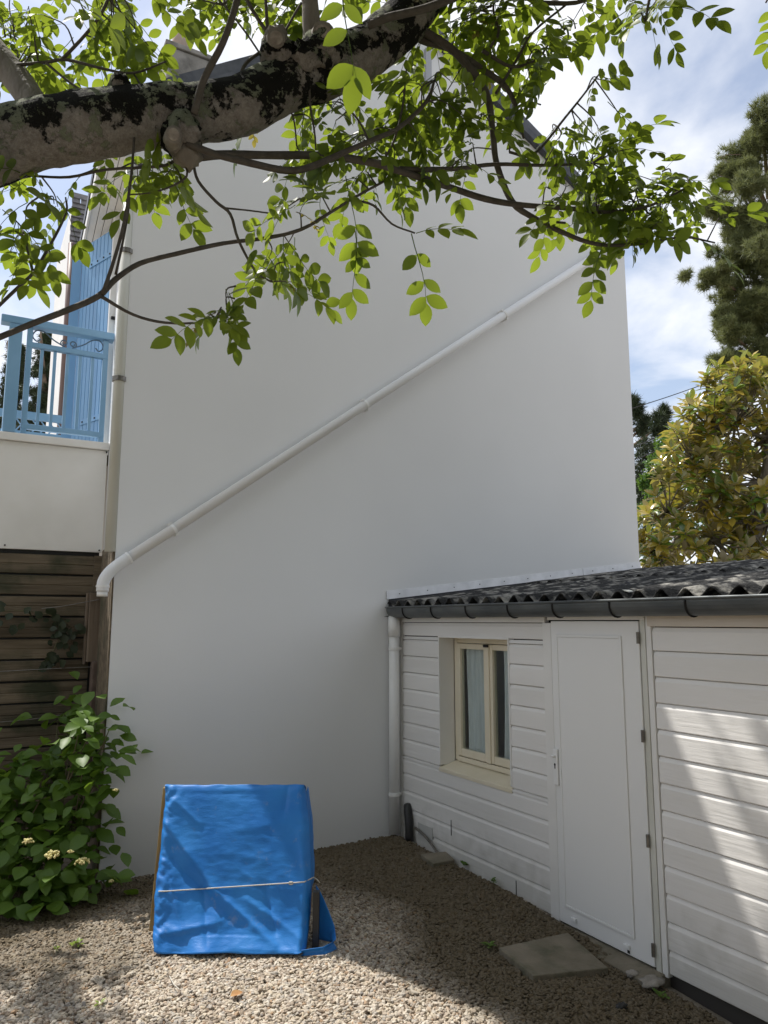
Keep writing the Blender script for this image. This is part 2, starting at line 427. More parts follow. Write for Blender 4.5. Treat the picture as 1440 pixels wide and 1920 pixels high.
# gravel: one sheet of pebbles, instanced by geometry nodes
GRAVEL = bpy.data.materials.new('gravel_stone'); GRAVEL.use_nodes = True
def _gravel_mat():
    n, l = GRAVEL.node_tree.nodes, GRAVEL.node_tree.links; b = n['Principled BSDF']
    b.inputs['Roughness'].default_value = .85; b.inputs['Specular IOR Level'].default_value = .25
    oi = n.new('ShaderNodeObjectInfo'); r = n.new('ShaderNodeValToRGB'); e = r.color_ramp
    stops = [(0,(.20,.15,.105)),(.10,(.34,.28,.22)),(.3,(.46,.39,.31)),(.45,(.37,.34,.30)),(.58,(.50,.42,.31)),(.72,(.53,.47,.385)),(.86,(.60,.545,.46)),(.95,(.37,.25,.155)),(1,(.24,.225,.21))]
    e.elements[0].position, e.elements[0].color = 0, (*stops[0][1], 1)
    e.elements[1].position, e.elements[1].color = 1, (*stops[-1][1], 1)
    for p, c in stops[1:-1]:
        x = e.elements.new(p); x.color = (*c, 1)
    l.new(oi.outputs['Random'], r.inputs[0])
    ge = n.new('ShaderNodeNewGeometry')
    t = n.new('ShaderNodeTexNoise'); t.inputs['Scale'].default_value = 1.3; t.inputs['Detail'].default_value = 6
    l.new(ge.outputs['Position'], t.inputs['Vector'])
    # brown dirt along the house and shed, their shade painted into the colour
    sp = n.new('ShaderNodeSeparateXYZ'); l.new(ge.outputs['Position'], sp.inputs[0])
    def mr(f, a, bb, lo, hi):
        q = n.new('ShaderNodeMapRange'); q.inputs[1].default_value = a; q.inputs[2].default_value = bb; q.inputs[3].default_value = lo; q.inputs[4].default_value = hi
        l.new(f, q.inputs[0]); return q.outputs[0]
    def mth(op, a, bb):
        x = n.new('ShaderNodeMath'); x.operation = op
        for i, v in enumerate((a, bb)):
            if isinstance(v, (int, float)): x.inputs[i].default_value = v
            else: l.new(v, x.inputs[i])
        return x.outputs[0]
    shade_dirt = mth('MAXIMUM', mr(sp.outputs['Y'], 3.9, 5.3, 0, .6), mr(sp.outputs['X'], 1.95, 2.6, 0, .62))
    f = mr(mth('ADD', t.outputs['Fac'], shade_dirt), .55, 1.0, 0, .88)
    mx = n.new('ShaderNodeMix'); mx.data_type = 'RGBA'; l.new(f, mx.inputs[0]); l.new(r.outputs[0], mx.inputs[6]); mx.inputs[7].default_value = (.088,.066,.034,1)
    l.new(mx.outputs[2], b.inputs['Base Color'])
    t2 = n.new('ShaderNodeTexNoise'); t2.inputs['Scale'].default_value = 180; t2.inputs['Detail'].default_value = 4
    l.new(ge.outputs['Position'], t2.inputs['Vector'])
    bp = n.new('ShaderNodeBump'); bp.inputs['Strength'].default_value = .5; bp.inputs['Distance'].default_value = .003
    l.new(t2.outputs['Fac'], bp.inputs['Height']); l.new(bp.outputs[0], b.inputs['Normal'])
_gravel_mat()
mb = MB(); st = .11
gx = np.arange(-1.9, 3.33, st); gy = np.arange(1.0, 6.6, st)
idx = {}
for x in gx:
    for y in gy:
        if y > YG - .03 and x > XL - .1: continue
        idx[(round(x/st), round(y/st))] = len(mb.v); mb.v.append((x, y, gz(x, y) - .012))
for (i, j), k in list(idx.items()):
    q = [idx.get((i, j)), idx.get((i+1, j)), idx.get((i+1, j+1)), idx.get((i, j+1))]
    if None not in q: mb.f.append(tuple(q))
gravel = tag(mb.build('gravel', SOIL), 'beige and grey pebble gravel covering the yard', 'gravel', kind='stuff')
def gravel_nodes():
    g = bpy.data.node_groups.new('pebbles', 'GeometryNodeTree')
    g.interface.new_socket('Geometry', in_out='INPUT', socket_type='NodeSocketGeometry')
    g.interface.new_socket('Geometry', in_out='OUTPUT', socket_type='NodeSocketGeometry')
    n, l = g.nodes, g.links
    gi = n.new('NodeGroupInput'); go = n.new('NodeGroupOutput'); jn = n.new('GeometryNodeJoinGeometry')
    l.new(gi.outputs[0], jn.inputs[0])
    for k, (dens, seed, nsc, off, big) in enumerate(((2900, 1, 1.3, 0, .86), (2900, 2, 1.8, 5, .78), (1500, 3, 1.1, 9, 1.08), (3200, 4, 2.2, 13, .52))):
        d = n.new('GeometryNodeDistributePointsOnFaces'); d.inputs['Density'].default_value = dens; d.inputs['Seed'].default_value = seed
        l.new(gi.outputs[0], d.inputs['Mesh'])
        ic = n.new('GeometryNodeMeshIcoSphere'); ic.inputs['Radius'].default_value = 1; ic.inputs['Subdivisions'].default_value = 3 if k == 2 else 2
        ps = n.new('GeometryNodeInputPosition')
        tx = n.new('ShaderNodeTexNoise'); tx.inputs['Scale'].default_value = nsc; tx.inputs['Detail'].default_value = 1
        va = n.new('ShaderNodeVectorMath'); va.operation = 'ADD'; va.inputs[1].default_value = (off, off*.7, off*.3)
        l.new(ps.outputs[0], va.inputs[0]); l.new(va.outputs[0], tx.inputs['Vector'])
        vs = n.new('ShaderNodeVectorMath'); vs.operation = 'SUBTRACT'; l.new(tx.outputs['Color'], vs.inputs[0]); vs.inputs[1].default_value = (.5,.5,.5)
        vm = n.new('ShaderNodeVectorMath'); vm.operation = 'SCALE'; vm.inputs['Scale'].default_value = 1.35; l.new(vs.outputs[0], vm.inputs[0])
        sp = n.new('GeometryNodeSetPosition'); l.new(ic.outputs[0], sp.inputs['Geometry']); l.new(vm.outputs[0], sp.inputs['Offset'])
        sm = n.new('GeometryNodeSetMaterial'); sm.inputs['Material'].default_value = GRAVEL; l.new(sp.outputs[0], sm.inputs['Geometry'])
        ss = n.new('GeometryNodeSetShadeSmooth'); l.new(sm.outputs[0], ss.inputs[0])
        io = n.new('GeometryNodeInstanceOnPoints')
        l.new(d.outputs['Points'], io.inputs['Points']); l.new(ss.outputs[0], io.inputs['Instance'])
        rr = n.new('FunctionNodeRandomValue'); rr.data_type = 'FLOAT_VECTOR'; rr.inputs[0].default_value = (-.5,-.5,0); rr.inputs[1].default_value = (.5,.5,6.28); rr.inputs['Seed'].default_value = 20+k
        rs = n.new('FunctionNodeRandomValue'); rs.data_type = 'FLOAT_VECTOR'; rs.inputs[0].default_value = (.0105*big,.008*big,.006*big); rs.inputs[1].default_value = (.0215*big,.0135*big,.0105*big); rs.inputs['Seed'].default_value = 40+k
        l.new(rr.outputs[0], io.inputs['Rotation']); l.new(rs.outputs[0], io.inputs['Scale'])
        rz = n.new('FunctionNodeRandomValue'); rz.data_type = 'FLOAT_VECTOR'; rz.inputs[0].default_value = (0,0,-.004); rz.inputs[1].default_value = (0,0,.011); rz.inputs['Seed'].default_value = 60+k
        ti = n.new('GeometryNodeTranslateInstances'); l.new(io.outputs[0], ti.inputs[0]); l.new(rz.outputs[0], ti.inputs['Translation']); ti.inputs['Local Space'].default_value = False
        l.new(ti.outputs[0], jn.inputs[0])
    l.new(jn.outputs[0], go.inputs[0])
    md = gravel.modifiers.new('pebbles', 'NODES'); md.node_group = g
gravel_nodes()

# ------------------------------------------------------------------ the house
EL, AP, ER = (XL, 5.83), (3.6, 7.70), (XR, 6.17)   # eave, apex, eave of the gable
house = thing('house', 'tall white rendered house with plain windowless gable wall and slate roof', 'house', (3.6, 8.0, 0))
mb = MB()
fl = [(XL, YG), (XR, YG), (XR, 11.5), (1.375, 11.5)]         # plan: the left front stands 4 degrees off square
prof = [(XL, -.3), (XR, -.3), ER, AP, EL]
b0 = len(mb.v)
mb.add([(x, YG, z) for x, z in prof] + [((x if x > XL+.01 else 1.375), 11.5, z) for x, z in prof],
       [(0,1,2,3,4), (9,8,7,6,5), (0,5,6,1), (1,6,7,2), (2,7,8,3), (3,8,9,4), (4,9,5,0)])
mb.build('wall', WHITE_WALL, house)
# roof slopes, slightly proud of the gable
def slope(a, b, name, th=.11, y0=YG-.05, y1=11.6):
    (x0, z0), (x1, z1) = a, b
    m = MB(); m.prism([(x0, z0+.012), (x1, z1+.012), (x1, z1+.012+th), (x0, z0+.012+th)], 1, y0, y1)
    return m.build(name, SLATE, house)
def skew_slope():
    ez = EL[1]-.16; v = []
    for dz in (.012, .122):
        v += [(.70, YG-.05, ez+dz), (AP[0], YG-.05, AP[1]+dz), (AP[0], 11.6, AP[1]+dz), (.70+.05*6, 11.6, ez+dz)]
    return MB().add(v, [(0,1,2,3)[::-1], (4,5,6,7)[::-1][::-1], (0,1,5,4), (1,2,6,5), (2,3,7,6), (3,0,4,7)]).build('roof_slope', SLATE, house)
skew_slope(); slope(AP, (XR+.08, ER[1]-.045), 'roof_slope')
for a, b in (((XL-.27, EL[1]-.19), AP), (AP, (XR+.08, ER[1]-.045))):   # dark verge board under the slates
    m = MB(); dz = -.015
    m.prism([(a[0], a[1]+dz-.06), (b[0], b[1]+dz-.06), (b[0], b[1]+.008), (a[0], a[1]+.008)], 1, YG-.075, YG-.003)
    m.build('verge_board', SLATE, house)
# boxed eave on the left front: boards of the soffit and a fascia
for i in range(5):
    x0 = .735 + i*.065
    MB().add([(x0+s_*.05*(yy-YG)+k_*.06, yy, 5.55+zq) for yy in (YG+.002, 10.8) for k_, zq in ((0,0),(1,0),(1,.018),(0,.018)) for s_ in (1,)], [(0,1,2,3)[::-1],(4,5,6,7),(0,4,5,1),(1,5,6,2),(2,6,7,3),(3,7,4,0)]).build('soffit_board', WHITE_PAINT, house, bevel=.003)
MB().add([(.712+.05*(yy-YG)+k_*.02, yy, zq) for yy in (YG-.01, 10.8) for k_, zq in ((0,5.54),(1,5.54),(1,5.66),(0,5.66))], [(0,1,2,3)[::-1],(4,5,6,7),(0,4,5,1),(1,5,6,2),(2,6,7,3),(3,7,4,0)]).build('fascia_board', WHITE_PAINT, house)
MB().add([(.735, YG-.012, 5.55), (XL-.002, YG-.012, 5.55), (XL-.002, YG-.012, 5.81), (.735, YG-.012, 5.66), (.735, YG+.001, 5.55), (XL-.002, YG+.001, 5.55), (XL-.002, YG+.001, 5.81), (.735, YG+.001, 5.66)],
         [(0,1,2,3),(7,6,5,4),(0,4,5,1),(1,5,6,2),(2,6,7,3),(3,7,4,0)]).build('eave_end', WHITE_PAINT, house)
# joint strip near the apex
p0, p1 = hit(800, 95, 1, YG), hit(801, 168, 1, YG)
MB().box((p0[0]-.03, YG-.035, p1[2]), (p0[0]+.035, YG-.002, p0[2])).build('vent_strip', mat('grey_strip', (.36,.37,.40), rough=.5), house)
# chimney
c0, c1 = hit(314, 90, 1, 7.5), hit(401, 90, 1, 7.5)
ch = MB().box((c0[0], 7.5, 6.2), (c1[0], 8.1, c0[2]+.03)).build('chimney', CHIM, house, bevel=.012)
MB().box((c0[0]-.025, 7.475, c0[2]+.033), (c1[0]+.025, 8.125, c0[2]+.09)).build('chimney_cap', CHIM, ch, bevel=.01)
q0, q1 = hit(331, 60, 1, 7.6), hit(357, 60, 1, 7.6)
MB().tube([((q0[0]+q1[0])/2, 7.72, c0[2]+.09), ((q0[0]+q1[0])/2, 7.72, c0[2]+.46)], [.105, .085], 14).build('chimney_pot', POT, ch, smooth=True)
# vertical rainwater pipe beside the corner
def pipe_x(y): return hit(222, y, 1, YG)
vp = [hit(px, py, 1, YG+.03) for px, py in ((244, 380), (238, 520), (226, 715), (212, 900), (200, 1034))]
top = np.array([vp[0][0]-.0, YG+.03, 5.30])
xm = float(np.mean([p[0] for p in vp]))
dp = MB().tube([(xm, YG+.03, 5.548), (xm, YG+.03, vp[-1][2])], .042, 16).build('downpipe', PLASTIC_OLD, house, smooth=True)
for py in (712, 470):
    z = hit(225, py, 1, YG+.03)[2]
    m = MB().tube([(xm, YG+.03, z-.018), (xm, YG+.03, z+.018)], .053, 16)
    m.box((xm+.045, YG+.015, z-.012), (XL+.004, YG+.045, z+.012)); m.build('pipe_bracket', STEEL, dp)
# sloping waste pipe across the gable, elbow round the corner
a, b = hit(240, 1047, 1, YG-.058), hit(1105, 487, 1, YG-.058)
sl = (b[2]-a[2])/(b[0]-a[0])
a2 = np.array([1.02, YG-.058, a[2]+(1.02-a[0])*sl]); b2 = np.array([6.30, YG-.058, a[2]+(6.30-a[0])*sl])
dg = MB().tube([a2, b2], .039, 18).build('sloping_pipe', PIPE, house, smooth=True)
cx = a2[0]; cz = a2[2]
el = smooth_path([a2+np.array([.02,0,.02*sl]), a2-np.array([.05,0,.05*sl]), (cx-.115, YG-.058, cz-.10), (cx-.15, YG-.058, cz-.165), (cx-.155, YG-.058, cz-.235)], 5)
e_ = MB().tube(el, .0425, 18).build('pipe_elbow', PIPE, dg, smooth=True)
for f in (0.0, .93):
    k = int(f*(len(el)-2)); MB().tube([el[k], el[k+1]], .0465, 18).build('pipe_collar', PLASTIC, dg, smooth=False)
MB().tube([el[-1], el[-1]-np.array([0,0,.035])], .037, 18).build('pipe_end', PLASTIC, dg, smooth=True)
for px, py in ((325, 992), (685, 762), (945, 590)):
    c = hit(px, py, 1, YG-.058); t = np.array([1, 0, sl])/sqrt(1+sl*sl); c[2] = a[2]+(c[0]-a[0])*sl
    m = MB().tube([c-t*.011, c+t*.011], .043, 18)
    nrm = np.array([-sl, 0, 1])/sqrt(1+sl*sl)
    for sgn in (-1, 1): m.obox(c+nrm*sgn*.048+np.array([0,.012,0]), t*.03, np.array([0,.07,0]), nrm*.014)
    m.build('pipe_bracket', PLASTIC, dg)
# blue plank shutter standing ajar on the left front, hinge side towards us
H0 = np.array([1.03, 6.95, 0]); SD = np.array([-.35, .9367, 0]); SN = np.array([-.9367, -.35, 0])
SW, SZ0, SZ1 = .62, 3.22, 5.42
sh = thing_parent = MB().obox(H0 + SD*SW/2 - SN*.02 + np.array([0,0,(SZ0+SZ1)/2]), SD*(SW-.01), SN*.012, (0,0,SZ1-SZ0-.01)).build('shutter', BLUE, house)
npk = 9
for i in range(npk):
    c = H0 + SD*(SW*(i+.5)/npk) + np.array([0,0,(SZ0+SZ1)/2])
    MB().obox(c, SD*(SW/npk-.006), SN*.026, (0,0,SZ1-SZ0)).build('plank', BLUE, sh, bevel=.004)
for z in (5.17, 3.6):
    MB().obox(H0 + SD*(SW*.37) + SN*.018 + np.array([0,0,z]), SD*SW*.74, SN*.008, (0,0,.05)).build('strap_hinge', BLUE, sh)
    for k in range(4):
        MB().obox(H0 + SD*(SW*(.12+.18*k)) + SN*.024 + np.array([0,0,z]), SD*.014, SN*.008, (0,0,.014)).build('bolt', IRON, sh)
# second leaf folded square to the first: seen from here as a narrow dark strip
E0 = H0 + SD*SW
MB().obox(E0 + np.array([-.05, .045, (SZ0+SZ1)/2-.01]), (.085, -.03, 0), (.012, .03, 0), (0,0,SZ1-SZ0-.03)).build('folded_leaf', BLUE, sh)
MB().obox(np.array([1.015, 6.90, (3.2+5.5)/2]), (.06,0,0), (0,.06,0), (0,0,2.3)).build('door_trim', WHITE_PAINT, house, bevel=.004)
c = hit(216, 597, 1, 6.86); MB().obox(np.array([c[0], 6.86, c[2]]), (.07,0,0), (0,.02,0), (0,0,.025)).build('shutter_stay', IRON, house)

# ------------------------------------------------------------------ balcony
YB = 6.72
bal = thing('balcony', 'balcony with white panelled front and pale blue metal railing left of the gable', 'balcony', (.5, YB+.6, 2.3))
BX0, BX1 = .10, 1.012
MB().box((-2.4, YB, 2.332), (BX1, YB+.05, 3.215)).build('front_panel', WHITE_PAINT, bal)
MB().box((-2.4, YB-.03, 3.219), (BX1+.01, YB+.10, 3.285)).build('coping', WHITE_PAINT, bal, bevel=.006)
MB().box((BX0, YB+.052, 3.10), (1.03, 9.2, 3.19)).build('deck', CONC, bal)
MB().box((BX0, YB+.052, 2.332), (BX0+.05, 9.2, 3.098)).build('side_panel', WHITE_PAINT, bal)
for px, py in ((9, 1022), (186, 1032), (200, 848)):
    c = hit(px, py, 1, YB-.004); MB().tube([c+np.array([0,.006,0]), c-np.array([0,.004,0])], .007, 8).build('screw', IRON, bal)
yr = YB+.03
MB().box((.185, yr-.05, 3.288), (.285, yr+.06, 4.218)).build('corner_post', BLUE_RAIL, bal, bevel=.008)
MB().box((.12, yr-.05, 4.22), (1.02, yr+.06, 4.285)).build('top_rail', BLUE_RAIL, bal, bevel=.008)
MB().box((.325, yr-.025, 4.045), (.975, yr+.025, 4.09)).build('middle_rail', BLUE_RAIL, bal, bevel=.005)
MB().box((.325, yr-.025, 3.335), (.975, yr+.025, 3.38)).build('bottom_rail', BLUE_RAIL, bal, bevel=.005)
for x in (.345, .955): MB().box((x-.022, yr-.022, 3.288), (x+.022, yr+.022, 4.218)).build('rail_post', BLUE_RAIL, bal, bevel=.004)
for i in range(5):
    x = .345 + (.955-.345)*(i+1)/6
    MB().box((x-.013, yr-.013, 3.382), (x+.013, yr+.013, 4.043)).build('baluster', BLUE_RAIL, bal, bevel=.003)
def spiral(cx, cz, r, turns, a0, sgn):
    return [(cx + r*(1-.62*t)*cos(a0+sgn*turns*2*pi*t), yr, cz + r*(1-.62*t)*sin(a0+sgn*turns*2*pi*t)) for t in np.linspace(0, 1, 18)]
for s in (-1, 1):
    xc = .65
    m = MB().tube(smooth_path([(xc+s*.03, yr, 4.10), (xc+s*.12, yr, 4.145), (xc+s*.19, yr, 4.20), (xc+s*.255, yr, 4.205), (xc+s*.285, yr, 4.15), (xc+s*.25, yr, 4.11), (xc+s*.22, yr, 4.135)], 4), .006, 6)
    m.tube(spiral(xc+s*.035, 4.135, .032, 1.3, -pi/2, s), .006, 6)
    m.build('scroll', SCROLL, bal, smooth=True)
# the far side of the balcony: solid boards with a pierced strip
yb2 = 9.1
p0, p1 = hit(52, 786, 1, yb2), hit(128, 800, 1, yb2)
for dz0, dz1 in ((0, .09), (-.31, -.14)):
    MB().box((p0[0]-.3, yb2, p0[2]+dz0), (p1[0]+.05, yb2+.03, p0[2]+dz1)).build('rear_board', BLUE_RAIL, bal)
for i in range(9):
    x = p0[0]-.2+i*.085; MB().tube([(x, yb2+.015, p0[2]-.14), (x+.05, yb2+.015, p0[2]-.07), (x, yb2+.015, p0[2])], .009, 6).build('rear_scroll', BLUE_RAIL, bal)

# ------------------------------------------------------------------ plank fence under the balcony
fence = thing('plank_fence', 'dark weathered horizontal plank fence below the white balcony panel', 'fence', (0, YB, 0))
z = 2.305; i = 0
while z > -.1:
    h = .172
    for x0, x1 in ((-2.6, -.62 + .35*(i % 2)), (-.612 + .35*(i % 2), .955)):
        dy = random.uniform(-.006, .006)
        m = MB().prism([(YB+.045+dy, z-h+.004), (YB+.012+dy, z-h+.008), (YB+.012+dy, z-h*.55), (YB+.018+dy, z-h*.52), (YB+.012+dy, z-h*.48), (YB+.012+dy, z-.012), (YB+.045+dy, z-.006)], 0, x0, x1)
        m.build('fence_board', DARKWOOD, fence, bevel=.002)
    z -= h; i += 1
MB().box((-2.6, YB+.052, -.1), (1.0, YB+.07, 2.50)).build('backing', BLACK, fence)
MB().box((.925, YB-.09, 1.42), (1.09, YB+.0, 1.985)).build('upper_post', POSTWOOD, fence, bevel=.006)
MB().box((.905, YB-.06, 1.40), (.922, YB+.0, 1.985)).build('side_lath', POSTWOOD, fence, bevel=.003)
MB().box((.965, YB-.16, -.1), (1.11, YB-.02, 1.425)).build('lower_post', POSTBROWN, fence, bevel=.01)
MB().box((.955, YB-.01, 1.99), (1.10, YB+.02, 2.30)).build('end_board', DARKWOOD, fence)
MB().add([(XL-.012+k_*.010+.073*(yy-YG), yy, zq) for yy in (YG+.012, YB-.02) for k_, zq in ((0,-.1),(1,-.1),(1,2.34),(0,2.34))], [(0,1,2,3)[::-1],(4,5,6,7),(0,4,5,1),(1,5,6,2),(2,6,7,3),(3,7,4,0)]).build('shadow_gap_board', DARKWOOD, fence)  # dark strip added in place of the shadow gap at the house corner
for (pa, pm, pb) in (((78, 1141), (120, 1134), (186, 1124)), ((0, 1259), (90, 1252), (205, 1249)), ((0, 1354), (60, 1346), (150, 1336))):
    P = [hit(*q, 1, YB-.10) for q in (pa, pm, pb)]; P[1][2] -= .01
    MB().tube(smooth_path(P, 4), .0035, 6).build('wire', STEEL, fence)

# ------------------------------------------------------------------ neighbouring wing far left
wing = thing('neighbour_wing', 'narrow white house end with grey slate cladding seen behind the blue shutter', 'house', (.95, 10.3, 0))
YW = 9.5
w0, w1 = hit(131, 470, 1, YW)[0], 1.75
MB().box((w0, YW, 0), (w1, 11.3, 6.95)).build('wall', WHITE_PAINT, wing)
zt, zb = hit(140, 362, 1, YW)[2], hit(140, 470, 1, YW)[2]
nc = 12; hh = (zt-zb)/nc
for i in range(nc):
    zc = zb + i*hh
    for k in range(4):
        x0 = w0-.01+k*.2 + (.1 if i % 2 else 0)-.1; x1 = x0+.19
        x0 = max(x0, w0-.015)
        y0 = YW-.035; m = MB()
        m.prism([(y0, zc-.012), (y0+.012, zc-.012), (YW-.002, zc+hh*1.05), (YW-.012, zc+hh*1.05)], 0, x0, x1); m.build('slate', SLATE_GREY, wing)
for i in range(22):
    z0 = zb-.06-(i+1)*.135; MB().box((w0-.004, YW-.022, z0), (1.5, YW-.003, z0+.128)).build('cladding_board', WHITE_PAINT, wing, bevel=.004)
MB().tube([hit(139, 458, 1, YW-.08)+np.array([-.02,0,0]), hit(116, 620, 1, YW-.08)+np.array([.06,0,0]), hit(116, 620, 1, YW-.08)+np.array([.06,0,-3])], .045, 12).build('downpipe', mat('brown_pipe', (.16,.10,.085), rough=.5), wing, smooth=True)
MB().tube([(w0+.03, YW-.06, zb-.02), (1.2, YW-.3, zb-.25)], .02, 6).build('bargeboard', WHITE_PAINT, wing)

# ------------------------------------------------------------------ garden shed
shed = thing('garden_shed', 'low white weatherboarded shed with corrugated roof built against the gable', 'shed', (4.5, 4, 0))
YE = -.6                                         # the shed runs on past the camera's right
WY0, WY1, WZ0, WZ1 = 4.165, 5.03, .625, 1.627    # window opening
DY0, DY1 = 2.985, 3.765                          # door
# boards
def board(y0, y1, z0, z1, jit=0):
    x = XS + random.uniform(-.0015, .0015)
    prof = [(x+.03, z0+.002), (x+.004, z0), (x, z0+.005), (x, z1-.026), (x+.011, z1-.003), (x+.03, z1-.003)]
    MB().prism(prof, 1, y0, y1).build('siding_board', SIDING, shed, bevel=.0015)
def run(lines, y0, y1, win=False):
    for z0, z1 in zip(lines[:-1], lines[1:]):
        if win and z1 > WZ0+.01 and z0 < WZ1-.01:
            zz0, zz1 = z0, z1
            if z0 < WZ0: board(y0, y1, z0, WZ0-.004); zz0 = WZ0
            if z1 > WZ1: board(y0, y1, WZ1+.004, z1); zz1 = WZ1
            board(y0, WY0-.012, zz0, zz1); board(WY1+.012, y1, zz0, zz1)
        else: board(y0, y1, z0, z1)
left = [-.05] + [.090+.1372*k for k in range(12)] + [1.74]
right = [-.055] + [.063+.1389*k for k in range(12)] + [1.72]
run(left, 3.80, 5.60, True); run(right, YE, 2.905)
# structure behind the boards
core = MB()
core.box((XS+.031, YE, -.2), (XS+.10, DY0-.05, 1.80)); core.box((XS+.031, DY1+.04, -.2), (XS+.10, WY0-.03, 1.80))
core.box((XS+.031, WY1+.03, -.2), (XS+.10, YG-.004, 1.80)); core.box((XS+.031, WY0-.03, -.2), (XS+.10, WY1+.03, WZ0-.02)); core.box((XS+.031, WY0-.03, WZ1+.02), (XS+.10, WY1+.03, 1.80))
core.box((6.25, YE, -.2), (6.32, YG-.004, 2.22)); core.box((XS+.101, YE, -.2), (6.249, YE+.06, 1.9))
core.box((XS+1.2, YE+.1, -.2), (XS+1.23, YG-.01, 1.8))
core.build('inner_wall', ROOM, shed)
MB().box((XS-.004, 5.602, -.02), (XS+.03, YG-.002, 1.78)).build('corner_board', WHITE_PAINT, shed, bevel=.003)
MB().box((XS-.012, 3.770, 1.742), (XS+.03, YG-.004, 1.80)).build('fascia', WHITE_PAINT, shed, bevel=.004)
MB().box((XS-.012, YE, 1.722), (XS+.03, 2.93, 1.80)).build('fascia', mat('brownish_white_paint', (.62,.56,.48), (.48,.42,.34), rough=.6, scale=6, stretch=(1,.3,1)), shed, bevel=.004)
for px, py in ((968, 1668), (846, 1552)):   # visible butt joints in the lowest board
    c = hit(px, py, 0, XS-.002)
    MB().box((XS-.0035, c[1]-.003, c[2]-.055), (XS-.001, c[1]+.003, c[2]+.055)).build('board_joint', BLACK, shed)
# window
win = MB()
xr = XS+.14
win.box((XS-.002, WY1-.004, WZ0+.022), (xr, WY1+.010, WZ1)); win.box((XS-.002, WY0-.010, WZ0+.022), (xr, WY0+.004, WZ1))
win.box((XS-.003, WY0-.010, WZ1-.004), (xr, WY1+.010, WZ1+.012))
window = win.build('window', WHITE_PAINT, shed, bevel=.002)
MB().prism([(XS-.006, WZ0-.022), (XS+.03, WZ0-.022), (xr+.02, WZ0+.0), (xr+.02, WZ0+.05), (XS-.006, WZ0+.006)], 1, WY0-.011, WY1+.011).build('sill', CREAM, window, bevel=.003)
fm = MB()
fm.box((xr+.002, WY1-.048, WZ0+.055), (xr+.06, WY1-.006, WZ1-.006)); fm.box((xr+.002, WY0+.006, WZ0+.055), (xr+.06, WY0+.048, WZ1-.006))
fm.box((xr+.003, WY0+.049, WZ1-.045), (xr+.06, WY1-.049, WZ1-.006)); fm.box((xr-.006, WY0+.049, WZ0+.052), (xr+.06, WY1-.049, WZ0+.088))
fm.build('frame', CREAM, window, bevel=.003)
ym = 4.578
def sash(y0, y1):
    s = MB(); zb_, zt_ = WZ0+.094, WZ1-.049; x0, x1 = xr-.004, xr+.04; w = .042
    s.box((x0, y0, zb_), (x1, y0+w, zt_)); s.box((x0, y1-w, zb_), (x1, y1, zt_))
    s.box((x0+.001, y0+w+.001, zt_-w), (x1, y1-w-.001, zt_)); s.box((x0+.001, y0+w+.001, zb_), (x1, y1-w-.001, zb_+.055))
    s.build('sash', CREAM, window, bevel=.005)
    MB().box((xr+.016, y0+w-.008, zb_+.05), (xr+.020, y1-w+.008, zt_-w+.006)).build('pane', GLASS, window)
sash(WY0+.050, ym-.012); sash(ym+.012, WY1-.050)
MB().box((xr-.014, ym-.024, WZ0+.094), (xr-.0045, ym+.024, WZ1-.049)).build('centre_bead', CREAM, window, bevel=.004)
MB().obox((xr-.02, ym, WZ1-.06), (.014,0,0), (0,.05,0), (0,0,.02)).build('window_catch', IRON, window)
for y0, y1, sd in ((WY0+.02, ym-.10, 1), (ym+.02, WY1-.09, 2)):
    P = []
    for a in np.linspace(0, 1, 40):
        y = y0+(y1-y0)*a
        P.append([(xr+.062+.016*sin(a*38+sd)+.01*sin(a*17+zq*2), y + .02*sin(zq*3+sd)*a, zq) for zq in np.linspace(WZ0+.03, WZ1-.02, 8)])
    MB().grid(P).build('curtain', CURTAIN, window, smooth=True)
# door
dz0 = -.052
door = MB().box((XS-.012, DY0+.006, dz0), (XS+.028, DY1-.055, 1.752)).build('door', PLASTIC, shed, bevel=.004)
yi0, yi1, zi0, zi1 = 3.115, 3.662, .045, 1.668
def ring(x0, x1, y0, y1, z0, z1, w, name, m, par):
    s = MB(); s.box((x0, y0, z0), (x1, y0+w, z1)); s.box((x0, y1-w, z0), (x1, y1, z1)); s.box((x0+.0005, y0+w, z1-w), (x1, y1-w, z1)); s.box((x0+.0005, y0+w, z0), (x1, y1-w, z0+w))
    return s.build(name, m, par, bevel=.003)
ring(XS-.021, XS-.0125, yi0, yi1, zi0, zi1, .017, 'panel_bead', PLASTIC, door)
MB().box((XS-.018, yi0+.018, zi0+.018), (XS-.0125, yi1-.018, zi1-.018)).build('door_panel', PLASTIC, door, bevel=.002)
c = hit(1040, 1435, 0, XS-.03)
MB().box((XS-.026, c[1]-.021, c[2]-.12), (XS-.0125, c[1]+.021, c[2]+.10)).build('lock_plate', PLASTIC, door, bevel=.006)
MB().tube([(XS-.0125, c[1], c[2]+.055), (XS-.034, c[1], c[2]+.055), (XS-.036, c[1]+.02, c[2]+.055)], .008, 10).build('door_handle', PLASTIC, door, smooth=True)
k = MB().tube([(XS-.0265, c[1]+.002, c[2]+.004), (XS-.0275, c[1]+.002, c[2]+.004)], .008, 10); k.box((XS-.0275, c[1]-.002, c[2]-.02), (XS-.0265, c[1]+.006, c[2]+.003)); k.build('keyhole', BLACK, door)
for px, py in ((1076, 1725), (1175, 1775)):
    q = hit(px, py, 0, XS-.02); MB().box((XS-.028, q[1]-.02, q[2]-.010), (XS-.0125, q[1]+.02, q[2]+.012)).build('drain_cover', PLASTIC, door, bevel=.004)
q = hit(1178, 1783, 0, XS-.0126); MB().box((XS-.0135, q[1]-.012, q[2]-.012), (XS-.0126, q[1]+.006, q[2]+.004)).build('scuff', BLACK, door)
